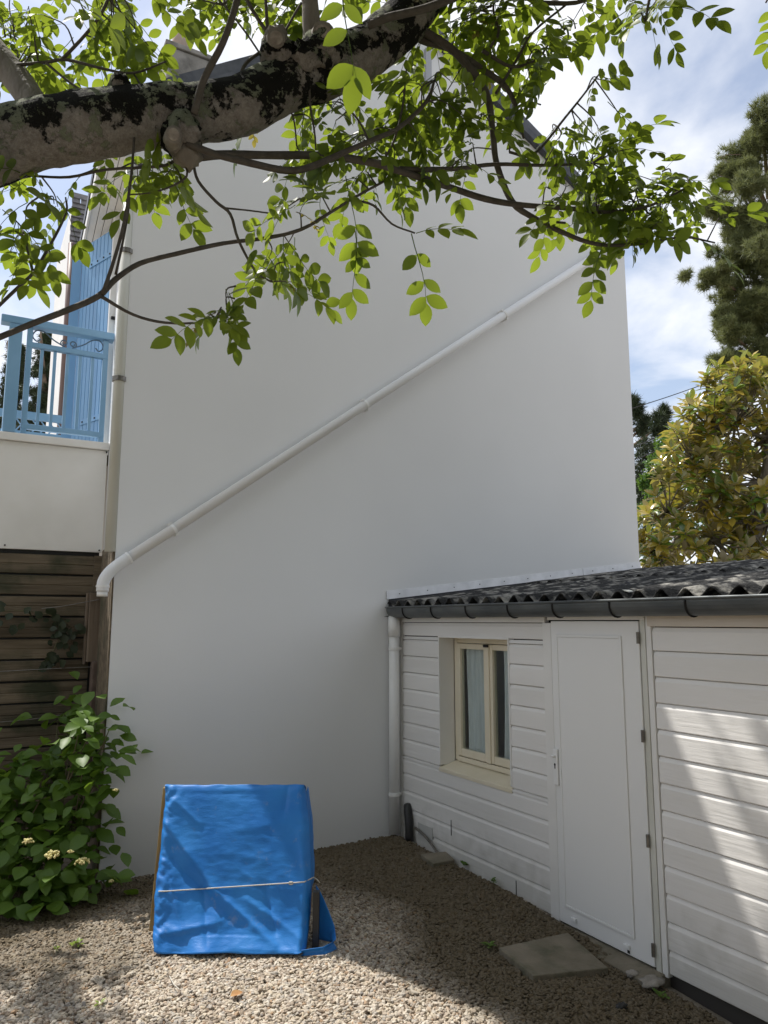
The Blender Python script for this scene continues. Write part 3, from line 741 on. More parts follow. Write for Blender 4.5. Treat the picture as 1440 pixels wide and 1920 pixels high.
for px, py in ((1203, 1196), (1210, 1381), (1219, 1578), (1228, 1783)):
    q = hit(px, py, 0, XS-.02)
    MB().tube([(XS-.022, DY0+.003, q[2]-.032), (XS-.022, DY0+.003, q[2]+.032)], .009, 10).build('hinge', STEEL, door)
MB().box((XS-.008, DY1-.050, -.06), (XS+.03, DY1+.030, 1.740)).build('door_jamb', WHITE_PAINT, shed, bevel=.003)
MB().box((XS-.008, DY0-.035, -.07), (XS+.03, DY0+.000, 1.80)).build('door_jamb', PLASTIC_OLD, shed, bevel=.003)
MB().box((XS-.006, DY0-.075, -.075), (XS+.03, DY0-.039, 1.80)).build('door_trim', WHITE_PAINT, shed, bevel=.003)
MB().box((XS-.010, DY0-.034, 1.758), (XS+.03, DY1-.02, 1.83)).build('door_head', WHITE_PAINT, shed, bevel=.002)
# gutter: half-round zinc, hooks, end stop
GX, GZ, GR = XS-.075, 1.858, .070
arc = [(GX - GR*cos(t), GZ - GR*1.15*sin(t)) for t in np.linspace(-.12, pi+.12, 15)]
arc2 = [(GX - (GR-.006)*cos(t), GZ - (GR-.006)*1.15*sin(t)) for t in np.linspace(pi+.12, -.12, 15)]
gut = MB().prism(arc+arc2, 1, YE, YG-.06).build('gutter', ZINC, shed, smooth=False)
MB().tube([(GX-GR-.004, YE, GZ+.008), (GX-GR-.004, YG-.06, GZ+.008)], .008, 8).build('gutter_bead', ZINC, gut, smooth=True)
e = MB(); e.prism(arc, 1, YG-.062, YG-.056); e.build('gutter_end', ZINC, gut)
for y in (5.35, 4.92, 4.46, 3.98, 3.54, 3.07, 2.56, 2.0, 1.4):
    a_ = [(GX - (GR+.003)*cos(t), y + .012*sin(t), GZ - (GR+.003)*1.15*sin(t)) for t in np.linspace(-.1, pi*.8, 12)]
    MB().tube(a_, .006, 6).build('gutter_hook', IRON, gut, smooth=True)
# downpipe in the corner
dx, dy = XS-.075, YG-.075
sp_ = MB().tube([(dx, dy, .02), (dx, dy, 1.80)], .045, 16).build('downpipe', PLASTIC, shed, smooth=True)
MB().tube([(dx, dy, 1.62), (dx, dy, 1.79)], .051, 16).build('pipe_collar', PLASTIC, sp_, smooth=True)
for z in (1.52, .33):
    m = MB().tube([(dx, dy, z-.012), (dx, dy, z+.012)], .050, 16); m.box((dx+.04, dy-.01, z-.01), (XS-.006, dy+.01, z+.01)); m.build('pipe_bracket', PLASTIC, sp_)
# corrugated roof: sheets in two courses
RS = .121; RX0 = XS-.115; RZ0 = 1.898
PIT = .152
def sheet(x0, x1, y0, y1, lift, seed):
    ny = int((y1-y0)/PIT*10)+1; nx = max(8, int((x1-x0)/.10))
    def zf(x, y):
        w = .026*cos(2*pi*(5.317-y)/PIT)
        r = .006*mnoise.noise(Vector((x*9, y*9, seed))) + .004*mnoise.noise(Vector((x*25, y*25, seed+3)))
        return RZ0 + (x-RX0)*RS + w + lift + r
    top_, bot = [], []
    for x in np.linspace(x0, x1, nx):
        top_.append([(x, y, zf(x, y)) for y in np.linspace(y0, y1, ny)])
        bot.append([(x, y, zf(x, y)-.009) for y in np.linspace(y0, y1, ny)])
    m = MB(); m.grid(top_); b1 = len(m.v); m.grid(bot); 
    half = (nx-1)*(ny-1); m.f[:half] = [f[::-1] for f in m.f[:half]]
    for j in range(ny-1):
        m.f.append((j, j+1, b1+j+1, b1+j)); t = (nx-1)*ny; m.f.append((t+j+1, t+j, b1+t+j, b1+t+j+1))
    for i_ in range(nx-1):
        a_, b_ = i_*ny, (i_+1)*ny
        m.f.append((a_, b_, b1+b_, b1+a_)[::-1]); a_ += ny-1; b_ += ny-1; m.f.append((a_, b_, b1+b_, b1+a_))
    return m.build('roof_sheet', FIBRE, shed, smooth=True)
w = PIT*6
y1 = YG-.03; k = 0
while y1 > YE:
    y0 = y1-w
    sheet(RX0, XS+1.55, y0-.02, y1, 0, k); sheet(XS+1.42, 6.40, y0-.02, y1, .014, k+20)
    y1 = y0; k += 1
# loose scraps and moss cushions on the sheets
for i in range(90):
    x = random.uniform(RX0+.05, 6.3); y = random.uniform(1.2, YG-.1); z = RZ0+(x-RX0)*RS+.02
    r = random.uniform(.012, .03)
    m = MB().tube([(x, y, z-.012), (x, y, z), (x, y, z+r*.45)], [r, r*.9, r*.2], 7, noise=.5, nscale=40)
    m.build('moss_cushion', BITUMEN, shed, smooth=True)
m = MB()
for i in range(6):
    c = np.array(hit(1165+random.uniform(-8, 14), 1111+random.uniform(-6, 6), 0, XS-.06)); m.obox(c, (random.uniform(.02,.05), .01, .004), (.005, random.uniform(.02,.05), .01), (0, .003, .006))
m.build('flaking_edge', PLASTIC_OLD, shed)
# flashing up the gable and bitumen skirt below it
f0, f1 = hit(724, 1116, 1, YG), hit(1200, 1060, 1, YG)
fs = (f1[2]-f0[2])/(f1[0]-f0[0])
def fz(x): return f0[2]+(x-f0[0])*fs
for xa, xb in ((f0[0], 5.52), (5.526, XR+.005)):
    fo = MB().add([(xa, YG-.012, fz(xa)-.037), (xb, YG-.012, fz(xb)-.037), (xb, YG-.006, fz(xb)+.037), (xa, YG-.006, fz(xa)+.037), (xa, YG-.003, fz(xa)-.037), (xb, YG-.003, fz(xb)-.037), (xb, YG-.003, fz(xb)+.037), (xa, YG-.003, fz(xa)+.037)],
             [(0,1,2,3),(7,6,5,4),(0,4,5,1),(1,5,6,2),(2,6,7,3),(3,7,4,0)]).build('flashing', ALU, shed)
    x = xa+.13
    while x < xb: MB().tube([(x, YG-.009, fz(x)), (x, YG-.014, fz(x))], .0045, 8).build('screw', IRON, fo); x += .29
P = []
for x in np.linspace(f0[0]+.02, XR, 24):
    zr = max(RZ0+(x-RX0)*RS, 0)
    lo = zr-.02 if x > RX0 else 1.80
    P.append([(x, YG-.004, fz(x)-.034), (x, YG-.010, (fz(x)+lo)/2), (x, YG-.05, lo+.035), (x, YG-.14, lo+.028+.006*mnoise.noise(Vector((x*6, 0, 0))))])
MB().grid(P).build('felt_skirt', BITUMEN, shed, smooth=True)
MB().add([(f0[0]+.02, YG-.006, fz(f0[0])-.03), (f0[0]+.02, YG-.006, 1.80), (GX-GR-.005, YG-.03, 1.79), (GX+.02, YG-.065, 1.785), (GX+.02, YG-.065, 1.90), (f0[0]+.08, YG-.05, fz(f0[0])-.06)],
         [(0,1,2,3,4,5)]).build('felt_end', BITUMEN, shed)
# concrete threshold
th = MB().prism([(XS-.15, -.2), (XS+.04, -.2), (XS+.04, -.062), (XS-.01, -.062), (XS-.14, -.075)], 1, 2.93, 3.78).build('threshold', CONC, shed, bevel=.006)

# ------------------------------------------------------------------ slabs, stones and scraps on the gravel
def slab(name, pts, th, label, m=CONC, tilt=0, cat='paving slab'):
    z = [gz(p[0], p[1])+th for p in pts]
    mm = MB().add([(p[0], p[1], zz_) for p, zz_ in zip(pts, z)] + [(p[0], p[1], zz_-.06) for p, zz_ in zip(pts, z)],
                  [(0,1,2,3),(7,6,5,4),(0,4,5,1),(1,5,6,2),(2,6,7,3),(3,7,4,0)])
    o = mm.build(name, m, bevel=.006); return tag(o, label, cat)
def gp(px, py, z=0.0): return hit(px, py, 2, z)
slab('paving_slab', [gp(935,1775,-.0)[:2], gp(1000,1830,-.02)[:2], gp(1140,1800,-.02)[:2], gp(1064,1741,-.0)[:2]][::1], .030, 'square mossy concrete paving slab lying before the shed door')
slab('paving_slab', [gp(788,1608)[:2], gp(812,1626)[:2], gp(853,1618)[:2], gp(836,1603)[:2]], .028, 'small grey concrete slab by the shed wall near the corner pipe')
def stone(name, c, r, label, m, cat, seed, flat=.5):
    me = MB(); n1, n2 = 9, 14
    for i in range(n1):
        a = pi*i/(n1-1)
        for j in range(n2):
            b_ = 2*pi*j/n2; d = Vector((sin(a)*cos(b_), sin(a)*sin(b_), cos(a)))
            k_ = 1+.5*mnoise.noise(d*2.2+Vector((seed,0,0)))+.35*mnoise.noise(d*6+Vector((seed,0,0)))
            me.v.append((c[0]+d.x*r[0]*k_, c[1]+d.y*r[1]*k_, c[2]+d.z*r[2]*k_))
    for i in range(n1-1):
        for j in range(n2): me.f.append((i*n2+j, i*n2+(j+1) % n2, (i+1)*n2+(j+1) % n2, (i+1)*n2+j)[::-1])
    return tag(me.build(name, m, smooth=True), label, cat)
PALE = mat('broken_mortar', (.36,.33,.29), (.26,.235,.2), rough=.95, scale=18, bump=.8, bscale=60)
c = gp(1222, 1836, -.06); stone('rubble_lump', (c[0], c[1], -.075), (.065, .05, .022), 'pale lump of broken mortar at the foot of the door frame', PALE, 'rubble', 3)
c = gp(1195, 1822, -.06); stone('rubble_lump', (c[0]-.01, c[1]+.02, -.075), (.035, .028, .014), 'small broken mortar piece beside the door threshold', PALE, 'rubble', 8)
c = gp(1165, 1880, -.06); stone('dark_stone', (c[0], c[1], gz(c[0], c[1])+.008), (.035, .02, .012), 'dark flat stone on shaded gravel in front of the paving slab', BLACK, 'stone', 5)
# black waste pipe and metal strip at the corner
c = gp(772, 1578)
bp_ = MB().tube(smooth_path([(3.312, 5.50, .25), (3.295, 5.47, .22), (3.28, 5.43, .13), (3.275, 5.41, .0)], 4), .034, 12, noise=.12)
tag(bp_.build('waste_pipe', BLACK, smooth=True), 'short bent black waste pipe at the shed corner beside the white downpipe', 'pipe')
a_, b_ = hit(779, 1552, 0, XS-.03), hit(822, 1602, 0, XS-.03)
mid = (a_+b_)/2+np.array([0,0,.02])
tag(MB().tube(smooth_path([a_, mid, b_], 4), .010, 6).build('metal_strip', STEEL), 'thin bent grey metal strip leaning against the shed foot', 'metal strip')
a_ = hit(808, 1560, 0, XS-.006)
MB().box((XS-.007, a_[1]-.02, a_[2]-.06), (XS-.003, a_[1]+.19, a_[2]+.03)).build('patch_board', mat('grey_patch', (.50,.50,.48), rough=.6), shed)

# ------------------------------------------------------------------ covered timber stack with blue tarpaulin
O3 = np.array([1.03, 4.32, -.002]); E1 = np.array([RT[0], RT[1], 0]); E2 = np.array([sin(YAW), cos(YAW), 0]); E3 = np.array([0, 0, 1.0])
def TL(a, b, c): return O3 + E1*a + E2*b + E3*c
ledge = lambda z: np.interp(z, [0, .06, .236, .45, .62, .80], [.0, -.02, -.05, -.055, -.062, -.078])
redge = lambda z: np.interp(z, [0, .15, .336, .6, .80], [.80, .81, .812, .785, .742])
def seg(u, v, a, b):
    p = np.array([u, v]); a = np.array(a); d = np.array(b)-a; t = np.clip((p-a) @ d/(d @ d), 0, 1); q = a+d*t
    n_ = np.array([-d[1], d[0]])/np.linalg.norm(d)
    return (p-q) @ n_, np.linalg.norm(p-q), t
FOLDS = [((.0,.22),(.40,.66),.026,.034,-.6), ((.36,.62),(.80,.95),.024,.030,.6), ((.02,.40),(.50,.80),-.022,.040,.3), ((.60,.70),(.99,.93),.022,.042,.4),
         ((.50,.97),(.98,.985),.014,.05,0), ((.02,.90),(.45,.82),.030,.055,-.3), ((.88,.02),(.84,.16),-.018,.022,0), ((.70,.62),(.80,.88),-.018,.026,.3), ((.93,.30),(.99,.75),.018,.03,0), ((.08,.10),(.26,.25),.012,.02,0),
         ((.30,.55),(.36,.95),-.014,.03,.3), ((.10,.60),(.20,.86),.016,.026,0), ((.52,.52),(.66,.60),.007,.03,0), ((.15,.05),(.85,.06),-.006,.03,0), ((.45,.30),(.95,.22),.006,.06,0), ((.25,.40),(.70,.46),.005,.05,0)]
NU, NV = 110, 130
prof_v = np.linspace(-.34, 1.0, NV)     # v<0 : over the top and down the back
def tarp_point(u, v):
    if v < 0:
        s = -v
        if s < .13: b_, z = .335+s/.13*.15, .793-.045*(s/.13)**1.3
        else: b_, z = .49+.02*(s-.13), .748-(s-.13)*1.4
        x = ledge(.8)*(1-u)+redge(.8)*u
        q = TL(x, b_, z); nd = E3 if s < .13 else E2
        return q + nd*.006*mnoise.noise(Vector((u*9, v*9, 2)))
    z = .793*(1-v)
    x = ledge(z)*(1-u)+redge(z)*u
    b_ = .335*(1-v)**1.03
    d = 0
    for a, bb, amp, wd, sk in FOLDS:
        sd, ds, t = seg(u, v, a, bb)
        e_ = math.exp(-1.25*sqrt(ds*ds+1e-5)/wd) * (1 - .5*abs(2*t-1))
        d += amp*e_*(1+sk*np.tanh(sd/wd))
    le = max(0, 1-u/.13)
    d += le*(.030*(.35-abs(mnoise.noise(Vector((u*7-v*3, v*13+u*9, 7)))))+.014*(.35-abs(mnoise.noise(Vector((u*15, v*30-u*12, 9))))))
    re = max(0, 1-(1-u)/.06)
    d += re*.008*mnoise.noise(Vector((3, v*15, 1)))
    d += .005*mnoise.noise(Vector((u*2.6, v*3, 3))) + .0012*mnoise.noise(Vector((u*14, v*40, 6)))
    wr = .35+.65*min(1.0, max(0.0, v*1.5-.3)+max(0.0, .5-u*2))
    d += wr*.0085*(.5-abs(mnoise.noise(Vector((u*3.5+v*3.2, v*6.5-u*5.5, 5)))))+wr*.0045*(.5-abs(mnoise.noise(Vector((u*9+v*4, v*13-u*5, 8)))))
    lo = max(0, (v-.82)/.18)
    d += .055*lo**1.4*(.8+.7*mnoise.noise(Vector((u*4.5, 0, 4))))          # skirt kicks out at the foot
    rnd = max(0, (.05-v)/.05)
    d -= .010*rnd**2
    back = min(1.0, v/.06)*(.035*max(0, 1-u/.05)**2 + .07*max(0, 1-(1-u)/.05)**2)            # edges turn round the sides
    zz_ = z + .014*lo*mnoise.noise(Vector((u*5, 1.7, 2))) + (.018*lo*(1-abs(2*u-1)) if v > .9 else 0)*(.6)
    nrm = -E2*.95+E3*.31
    return TL(x, b_+back, max(zz_, .004)) + nrm*d
m = MB(); m.grid([[tarp_point(u, v) for v in prof_v] for u in np.linspace(0, 1, NU)])
# side return on the right and loose flap at its foot
P = []
for v in np.linspace(.05, .66, 24):
    z = .793*(1-v); r = []
    for k_ in np.linspace(0, 1, 8):
        r.append(TL(redge(z)+.004*sin(k_*3)+.008*mnoise.noise(Vector((k_*3, v*8, 3))), .335*(1-v)+.07+k_*(.10+.06*v), z))
    P.append(r)
m.grid(P)
P = []
for s in np.linspace(0, 1, 26):
    r = []
    for k_ in np.linspace(0, 1, 10):     # loop of cloth pulled out to the right at the foot
        hgt = np.interp(s, [0, .35, .7, 1], [.03, .045, .10, .30])
        xx = np.interp(s, [0, .2, .45, .7, 1], [.78, .90, .955, .935, .83])
        bk = np.interp(s, [0, .2, .45, .7, 1], [-.035, -.02, .05, .13, .19])
        r.append(TL(xx+.010*sin(k_*5+s*4), bk+.008*sin(k_*4), .006+hgt*k_*(.9+.1*sin(s*9))))
    P.append(r)
m.grid(P)
tarp = m.build('tarpaulin', TARP, smooth=True)
md = tarp.modifiers.new('sheet', 'SOLIDIFY'); md.thickness = .0022; md.offset = 1
tag(tarp, 'crumpled bright blue tarpaulin draped over a leaning timber stack on the gravel', 'tarpaulin')
stack = thing('timber_stack', 'raw yellowish timber boards standing under the blue tarpaulin', 'timber', TL(.4, .3, 0))
for i in range(5):
    x0 = -.055+i*.152
    mm = MB(); P0 = TL(x0+.075, .205+.15, .345)
    lean = E3*.66 + E2*.25
    mm.obox(P0, E1*.15, E2*.05, lean); mm.build('stack_board', RAWWOOD, stack, bevel=.004)
for z_, nm in ((.12, 'cross_batten'), (.66, 'cross_batten')):
    MB().obox(TL(.34, .30+.30*z_, z_), E1*.76, E2*.04, E3*.07).build(nm, RAWWOOD, stack, bevel=.004)
MB().obox(TL(-.085, .33, .40), E1*.035, E2*.07, E3*.74+E2*.16).build('side_post', RAWWOOD, stack, bevel=.004)
MB().obox(TL(.845, .10, .14), E1*.035, E2*.04, E3*.28+E2*.02).build('front_leg', BLACK, stack, bevel=.003)
pts = []
for u in np.linspace(.03, 1, 24):
    v = .655-.06*u; pts.append(np.array(tarp_point(u, v)) - E2*.007+E3*.002)
pts[-1] = pts[-1]+E1*.01
mm = MB().tube(pts, .0034, 6)
mm.tube(spiral_pts := [pts[-4]+np.array([0,0,.0])+E1*(.012*cos(t))-E2*.004+E3*(.007*sin(t)) for t in np.linspace(0, 6, 14)], .003, 5)
mm.tube([pts[-1], pts[-1]+E1*.02-E3*.012, pts[-1]+E1*.035-E3*.03], .0025, 5)
tag(mm.build('cord', CORD, smooth=True), 'thin pale cord tied across the blue tarpaulin', 'cord')

# ------------------------------------------------------------------ leaves
def leaflet(m, base, d, nrm, L, W, droop=.15, seg_=4, fold=.25, tipw=1.0, wave=0):
    base, d, nrm = (np.array(q, float) for q in (base, d, nrm))
    d = d/np.linalg.norm(d); s = np.cross(d, nrm); s /= np.linalg.norm(s); nrm = np.cross(s, d)
    prof = {4: (.62, 1.0, .78), 5: (.55, .95, 1.0, .68), 6: (.60, .93, 1.0, .90, .58)}[seg_]
    b = len(m.v); m.v.append(tuple(base))
    for i, w in enumerate(prof):
        t = (i+1)/(len(prof)+1)
        c = base + d*L*t - nrm*droop*L*t*t
        for k in (-1, 0, 1):
            wz = wave*L*sin(t*14+k)
            m.v.append(tuple(c + s*k*w*W/2 + nrm*(abs(k)*fold*w*W/2+wz*abs(k))))
    m.v.append(tuple(base + d*L*tipw - nrm*droop*L))
    n_ = len(prof)
    m.f += [(b, b+2, b+1), (b, b+3, b+2)]
    for i in range(n_-1):
        o_ = b+1+3*i
        m.f += [(o_, o_+1, o_+4, o_+3), (o_+1, o_+2, o_+5, o_+4)]
    o_ = b+1+3*(n_-1); m.f += [(o_, o_+1, o_+3), (o_+1, o_+2, o_+3)]
def compound(seed, pairs, L, lw, droop=.25, m_=None, name='leaf'):
    """pinnate walnut leaf, base at origin, stalk along +Y"""
    r = random.Random(seed); m = MB()
    ax = lambda t: np.array([.02*sin(t*3+seed), L*t, -droop*L*t*t])
    m.tube([ax(t) for t in np.linspace(0, 1, 6)], [.0022, .002, .0017, .0014, .0011, .0008], 4, cap=False)
    for i in range(pairs):
        t = .30+.62*i/max(1, pairs-1)*.97
        sz = lw*(.72+.4*t)*r.uniform(.85, 1.12)
        for sd in (-1, 1):
            if r.random() < .06: continue
            a = radians(r.uniform(55, 75)-22*t)
            d = np.array([sd*sin(a), cos(a), r.uniform(-.35, .1)])
            n_ = np.array([sd*r.uniform(-.35, .25), r.uniform(-.3, .3), 1])
            leaflet(m, ax(t)+np.array([0, r.uniform(-.008, .008), 0]), d, n_, sz, sz*r.uniform(.50, .60), r.uniform(.05, .35), 6, r.uniform(.05, .3))
    leaflet(m, ax(1), (r.uniform(-.2,.2), 1, -.3), (0, 0, 1), lw*r.uniform(1.0, 1.25), lw*.6, .25, 6, .2)
    return m.mesh(name, m_, True)
def frame(pos, d, n_, sc=1.0):
    y = Vector(d).normalized(); z = Vector(n_); x = y.cross(z)
    if x.length < 1e-4: x = Vector((1, 0, 0))
    x.normalize(); z = x.cross(y)
    M = Matrix(((x.x, y.x, z.x, pos[0]), (x.y, y.y, z.y, pos[1]), (x.z, y.z, z.z, pos[2]), (0, 0, 0, 1)))
    return M @ Matrix.Scale(sc, 4)
def put(name, me, M, parent):
    o = link(bpy.data.objects.new(name, me)); o.parent = parent
    base = Matrix.Translation(parent.location).inverted() if parent.type == 'EMPTY' else Matrix()
    o.matrix_parent_inverse = base; o.matrix_basis = M; return o

# ------------------------------------------------------------------ walnut tree
BR = []   # all branch polylines as world points, used to attach twigs
root = at(-360, 450, 2.35)
walnut = thing('walnut_tree', 'walnut tree with lichen covered limb and leafy branches overhanging the yard', 'tree', (root[0]-.12, root[1]-.05, 0))
def limb(name, pts, m, n=10, noise=0, sub=5, nscale=8, parent=walnut, reg=True):
    W = [at(p[0], p[1], p[2]) for p in pts]; R_ = [p[3]*(.74 if m is BARK_TWIG else 1)*p[2]/FPX for p in pts]
    S = smooth_path(W, sub); k_ = np.linspace(0, len(pts)-1, len(S)); rr = np.interp(k_, range(len(pts)), R_)
    o = MB().tube(S, rr, n, noise=noise, nscale=nscale).build(name, m, parent, smooth=True)
    if reg: BR.append((S, rr))
    return o
# trunk out of frame, then the main limb
tr = np.array([walnut.location.x, walnut.location.y, 0])
MB().tube(smooth_path([tr+np.array([-.05,-.05,-.2]), tr+np.array([0,0,.1]), tr+np.array([.03,.02,1.2]), tr+np.array([.0,.03,2.2]), at(-330, 420, 2.36), at(-200, 360, 2.42)], 6), list(np.interp(np.linspace(0, 1, 31), [0,.1,.5,.8,1], [.30,.23,.19,.17,.135])), 20, noise=.16, nscale=5).build('trunk', BARK, walnut, smooth=True)
main = [(-230,370,2.40,80),(-120,318,2.45,77),(0,272,2.5,72),(90,248,2.52,70),(190,232,2.55,68),(290,218,2.58,64),(380,212,2.62,64),(455,198,2.66,62),(520,165,2.72,62),(590,138,2.78,62),(660,112,2.84,60),(725,70,2.9,56),(780,10,2.96,52),(830,-70,3.02,48),(880,-180,3.1,44)]
limb('main_limb', [(a_,b_,c_,d_*(.88 if a_ < 350 else .80)) for a_,b_,c_,d_ in main], BARK, 40, noise=.09, sub=8, nscale=9)
limb('limb', [(-110,-60,2.75,28),(-40,60,2.7,27),(20,135,2.64,26),(60,190,2.58,27),(75,225,2.55,30)], BARK_PLAIN, 14, .08)
limb('limb', [(590,110,2.72,24),(586,70,2.72,18),(582,20,2.72,16),(578,-60,2.75,15)], BARK_PLAIN, 14, .08)
# knots and burrs
def burr(px, py, dep, r, seed, m=BARK):
    c = at(px, py, dep); rr = r*dep/FPX; me = MB(); n1, n2 = 12, 18
    for i in range(n1):
        a = pi*i/(n1-1)
        for j in range(n2):
            b_ = 2*pi*j/n2; d = Vector((sin(a)*cos(b_), sin(a)*sin(b_), cos(a)))
            k_ = 1+.35*mnoise.noise(d*2.1+Vector((seed,0,0)))+.15*mnoise.noise(d*5+Vector((seed,0,0)))
            me.v.append(tuple(c+np.array(d)*rr*k_))
    for i in range(n1-1):
        for j in range(n2): me.f.append((i*n2+j, i*n2+(j+1) % n2, (i+1)*n2+(j+1) % n2, (i+1)*n2+j)[::-1])
    return me.build('burr', m, walnut, smooth=True)
for q in ((338,262,2.56,36,1),(352,290,2.57,25,2),(345,240,2.52,30,4),(520,100,2.68,34,5),(518,75,2.66,24,6),(600,95,2.70,36,7),(575,110,2.68,30,8),(225,160,2.53,20,9)): burr(*q, BARK if q[4] not in (2,6) else BARK_PLAIN)
for px, py, dep, r in ((606,66,2.66,17),(517,74,2.62,13),(325,254,2.44,12)):
    c = at(px, py, dep); d = -FW*.8+RT*.25-UP*.15; d /= np.linalg.norm(d)
    kn = MB().tube([c-d*.05, c+d*.012, c+d*.014], [r*1.45*dep/FPX, r*1.3*dep/FPX, r*dep/FPX], 16, noise=.12, nscale=30).build('sawn_knot', BARK_PLAIN, walnut, smooth=False)
    MB().tube([c+d*.0145, c+d*.017], [r*.95*dep/FPX, r*.85*dep/FPX], 16, noise=.08, nscale=30).build('cut_face', CUT, kn)
B = BARK_TWIG
br = [
 [(350,268,2.52,9),(400,288,2.54,9),(470,306,2.56,9),(540,320,2.6,9),(585,312,2.62,9),(640,288,2.66,8),(700,262,2.7,7),(750,238,2.76,6),(800,190,2.84,5),(815,150,2.9,3)],
 [(352,296,2.58,12),(420,290,2.62,11),(500,291,2.68,10),(600,292,2.74,10),(690,303,2.8,10),(755,322,2.86,9),(840,350,2.94,8),(910,373,3.0,8),(975,384,3.05,7),(1060,390,3.1,6),(1140,398,3.15,5),(1220,385,3.2,4),(1290,350,3.25,2.5)],
 [(750,318,2.86,8),(800,318,2.9,7),(860,316,2.95,6),(930,308,3.0,5),(1020,310,3.06,4),(1110,306,3.12,3)],
 [(748,28,2.94,12),(800,62,2.96,11),(850,95,2.98,10),(890,140,3.0,10),(915,185,3.02,9),(924,250,3.02,8),(932,310,3.04,8),(960,378,3.06,8),(1000,408,3.08,7),(1060,438,3.12,6),(1120,458,3.15,5),(1190,458,3.2,4),(1280,445,3.25,3),(1340,455,3.3,2)],
 [(765,45,2.96,10),(790,75,2.98,9),(845,92,3.0,8),(905,130,3.04,8),(950,165,3.08,7),(972,215,3.1,5),(982,260,3.12,3)],
 [(690,48,2.7,10),(730,32,2.7,10),(790,18,2.72,10),(850,-5,2.75,10),(930,-50,2.8,10)],
 [(-60,655,2.3,8),(0,632,2.35,8),(60,607,2.4,8),(130,580,2.45,8),(185,555,2.5,8),(215,525,2.55,7),(262,494,2.6,6.5),(330,476,2.65,6),(420,456,2.7,5.5),(500,446,2.74,5),(565,430,2.78,4.5),(620,398,2.82,4),(665,370,2.86,3.5),(720,340,2.9,3)],
 [(190,556,2.5,5),(250,590,2.52,4),(310,605,2.55,3.5),(380,604,2.58,3),(425,590,2.6,2)],
 [(192,552,2.5,5),(213,490,2.5,4.5),(232,420,2.5,4),(246,330,2.5,3.5),(252,250,2.52,3)],
 [(217,515,2.55,3.5),(231,450,2.55,3),(240,400,2.56,2.5),(243,370,2.56,2)],
 [(362,305,2.6,4),(372,340,2.6,4),(405,378,2.62,4),(432,402,2.64,4),(447,450,2.66,3.5),(480,510,2.7,3),(508,528,2.72,2.5)],
 [(420,390,2.63,2.5),(470,395,2.65,2.2),(520,402,2.68,2)],
 [(330,300,2.6,4),(300,312,2.6,3.5),(200,318,2.6,3.5),(130,332,2.6,3.5),(60,330,2.6,3)],
 [(345,300,2.58,3),(350,330,2.58,3),(320,350,2.6,2.5),(280,362,2.6,2),(240,365,2.6,2)],
 [(30,122,2.6,4.5),(85,117,2.6,4),(125,112,2.58,4),(190,128,2.56,3.5),(250,137,2.56,3),(312,115,2.58,2)],
 [(118,110,2.58,4.5),(160,65,2.56,4),(190,25,2.55,4),(215,-30,2.55,4)],
 [(85,117,2.6,3.5),(125,150,2.58,3),(165,178,2.56,3)],
 [(-30,600,2.5,4.5),(20,552,2.52,4.5),(62,512,2.54,4.5),(85,475,2.56,4),(110,430,2.58,3.5),(125,395,2.6,3),(123,370,2.6,2)],
 [(62,512,2.54,4),(52,470,2.56,3),(45,440,2.58,2.5)],
 [(364,214,2.5,10),(382,150,2.48,9.5),(418,80,2.46,9),(442,10,2.45,9),(452,-40,2.45,9)],
 [(545,95,2.68,6),(510,70,2.68,5),(480,30,2.68,5),(455,-15,2.68,5)],
 [(503,75,2.68,5),(500,30,2.68,4.5),(497,-20,2.68,4)],
 [(520,85,2.66,3),(545,40,2.66,3),(565,5,2.66,3)],
 [(448,150,2.7,5),(462,118,2.7,4.5),(500,90,2.7,4)],
 [(495,112,2.72,2.5),(460,60,2.74,2.5),(420,10,2.76,2.5)],
 [(920,88,3.0,4),(935,60,3.02,3.5),(925,20,3.04,3),(930,-20,3.05,3)],
 [(905,95,3.0,5),(960,125,3.05,4),(1010,108,3.1,3),(1040,60,3.14,2.5)],
 [(955,285,3.05,3.5),(1000,290,3.08,3.5),(1060,220,3.14,3),(1100,170,3.18,2.5),(1130,130,3.22,2)],
 [(930,175,3.04,4),(970,110,3.08,3.5),(1000,60,3.1,3),(1060,10,3.14,3)],
 [(1000,5,3.1,6),(1080,5,3.14,5),(1130,-15,3.2,4)],
 [(690,262,2.72,3),(675,230,2.74,2.5),(655,205,2.76,2.5)],
 [(720,300,2.82,3),(740,260,2.84,3),(755,200,2.86,2.5),(762,130,2.88,2)],
 [(660,375,2.86,3.5),(700,385,2.88,3),(735,420,2.9,2.5),(778,437,2.92,2.2)],
 [(1000,408,3.08,4),(1030,415,3.1,3.5),(1060,418,3.12,3)],
 [(1240,-60,2.9,5),(1220,-10,2.92,4),(1210,40,2.94,3)],
 [(1450,-60,2.8,4),(1442,-10,2.8,3),(1436,5,2.8,2)],
 [(580,160,2.7,3),(582,200,2.7,3),(590,250,2.7,2.5),(592,280,2.7,2)],
 [(544,205,2.75,2.5),(552,230,2.75,2.2),(556,270,2.75,2)],
]
for b_ in br: limb('branch', b_, B if b_[0][3] < 11.5 else BARK_TWIG, 8, .06, 4, 20)
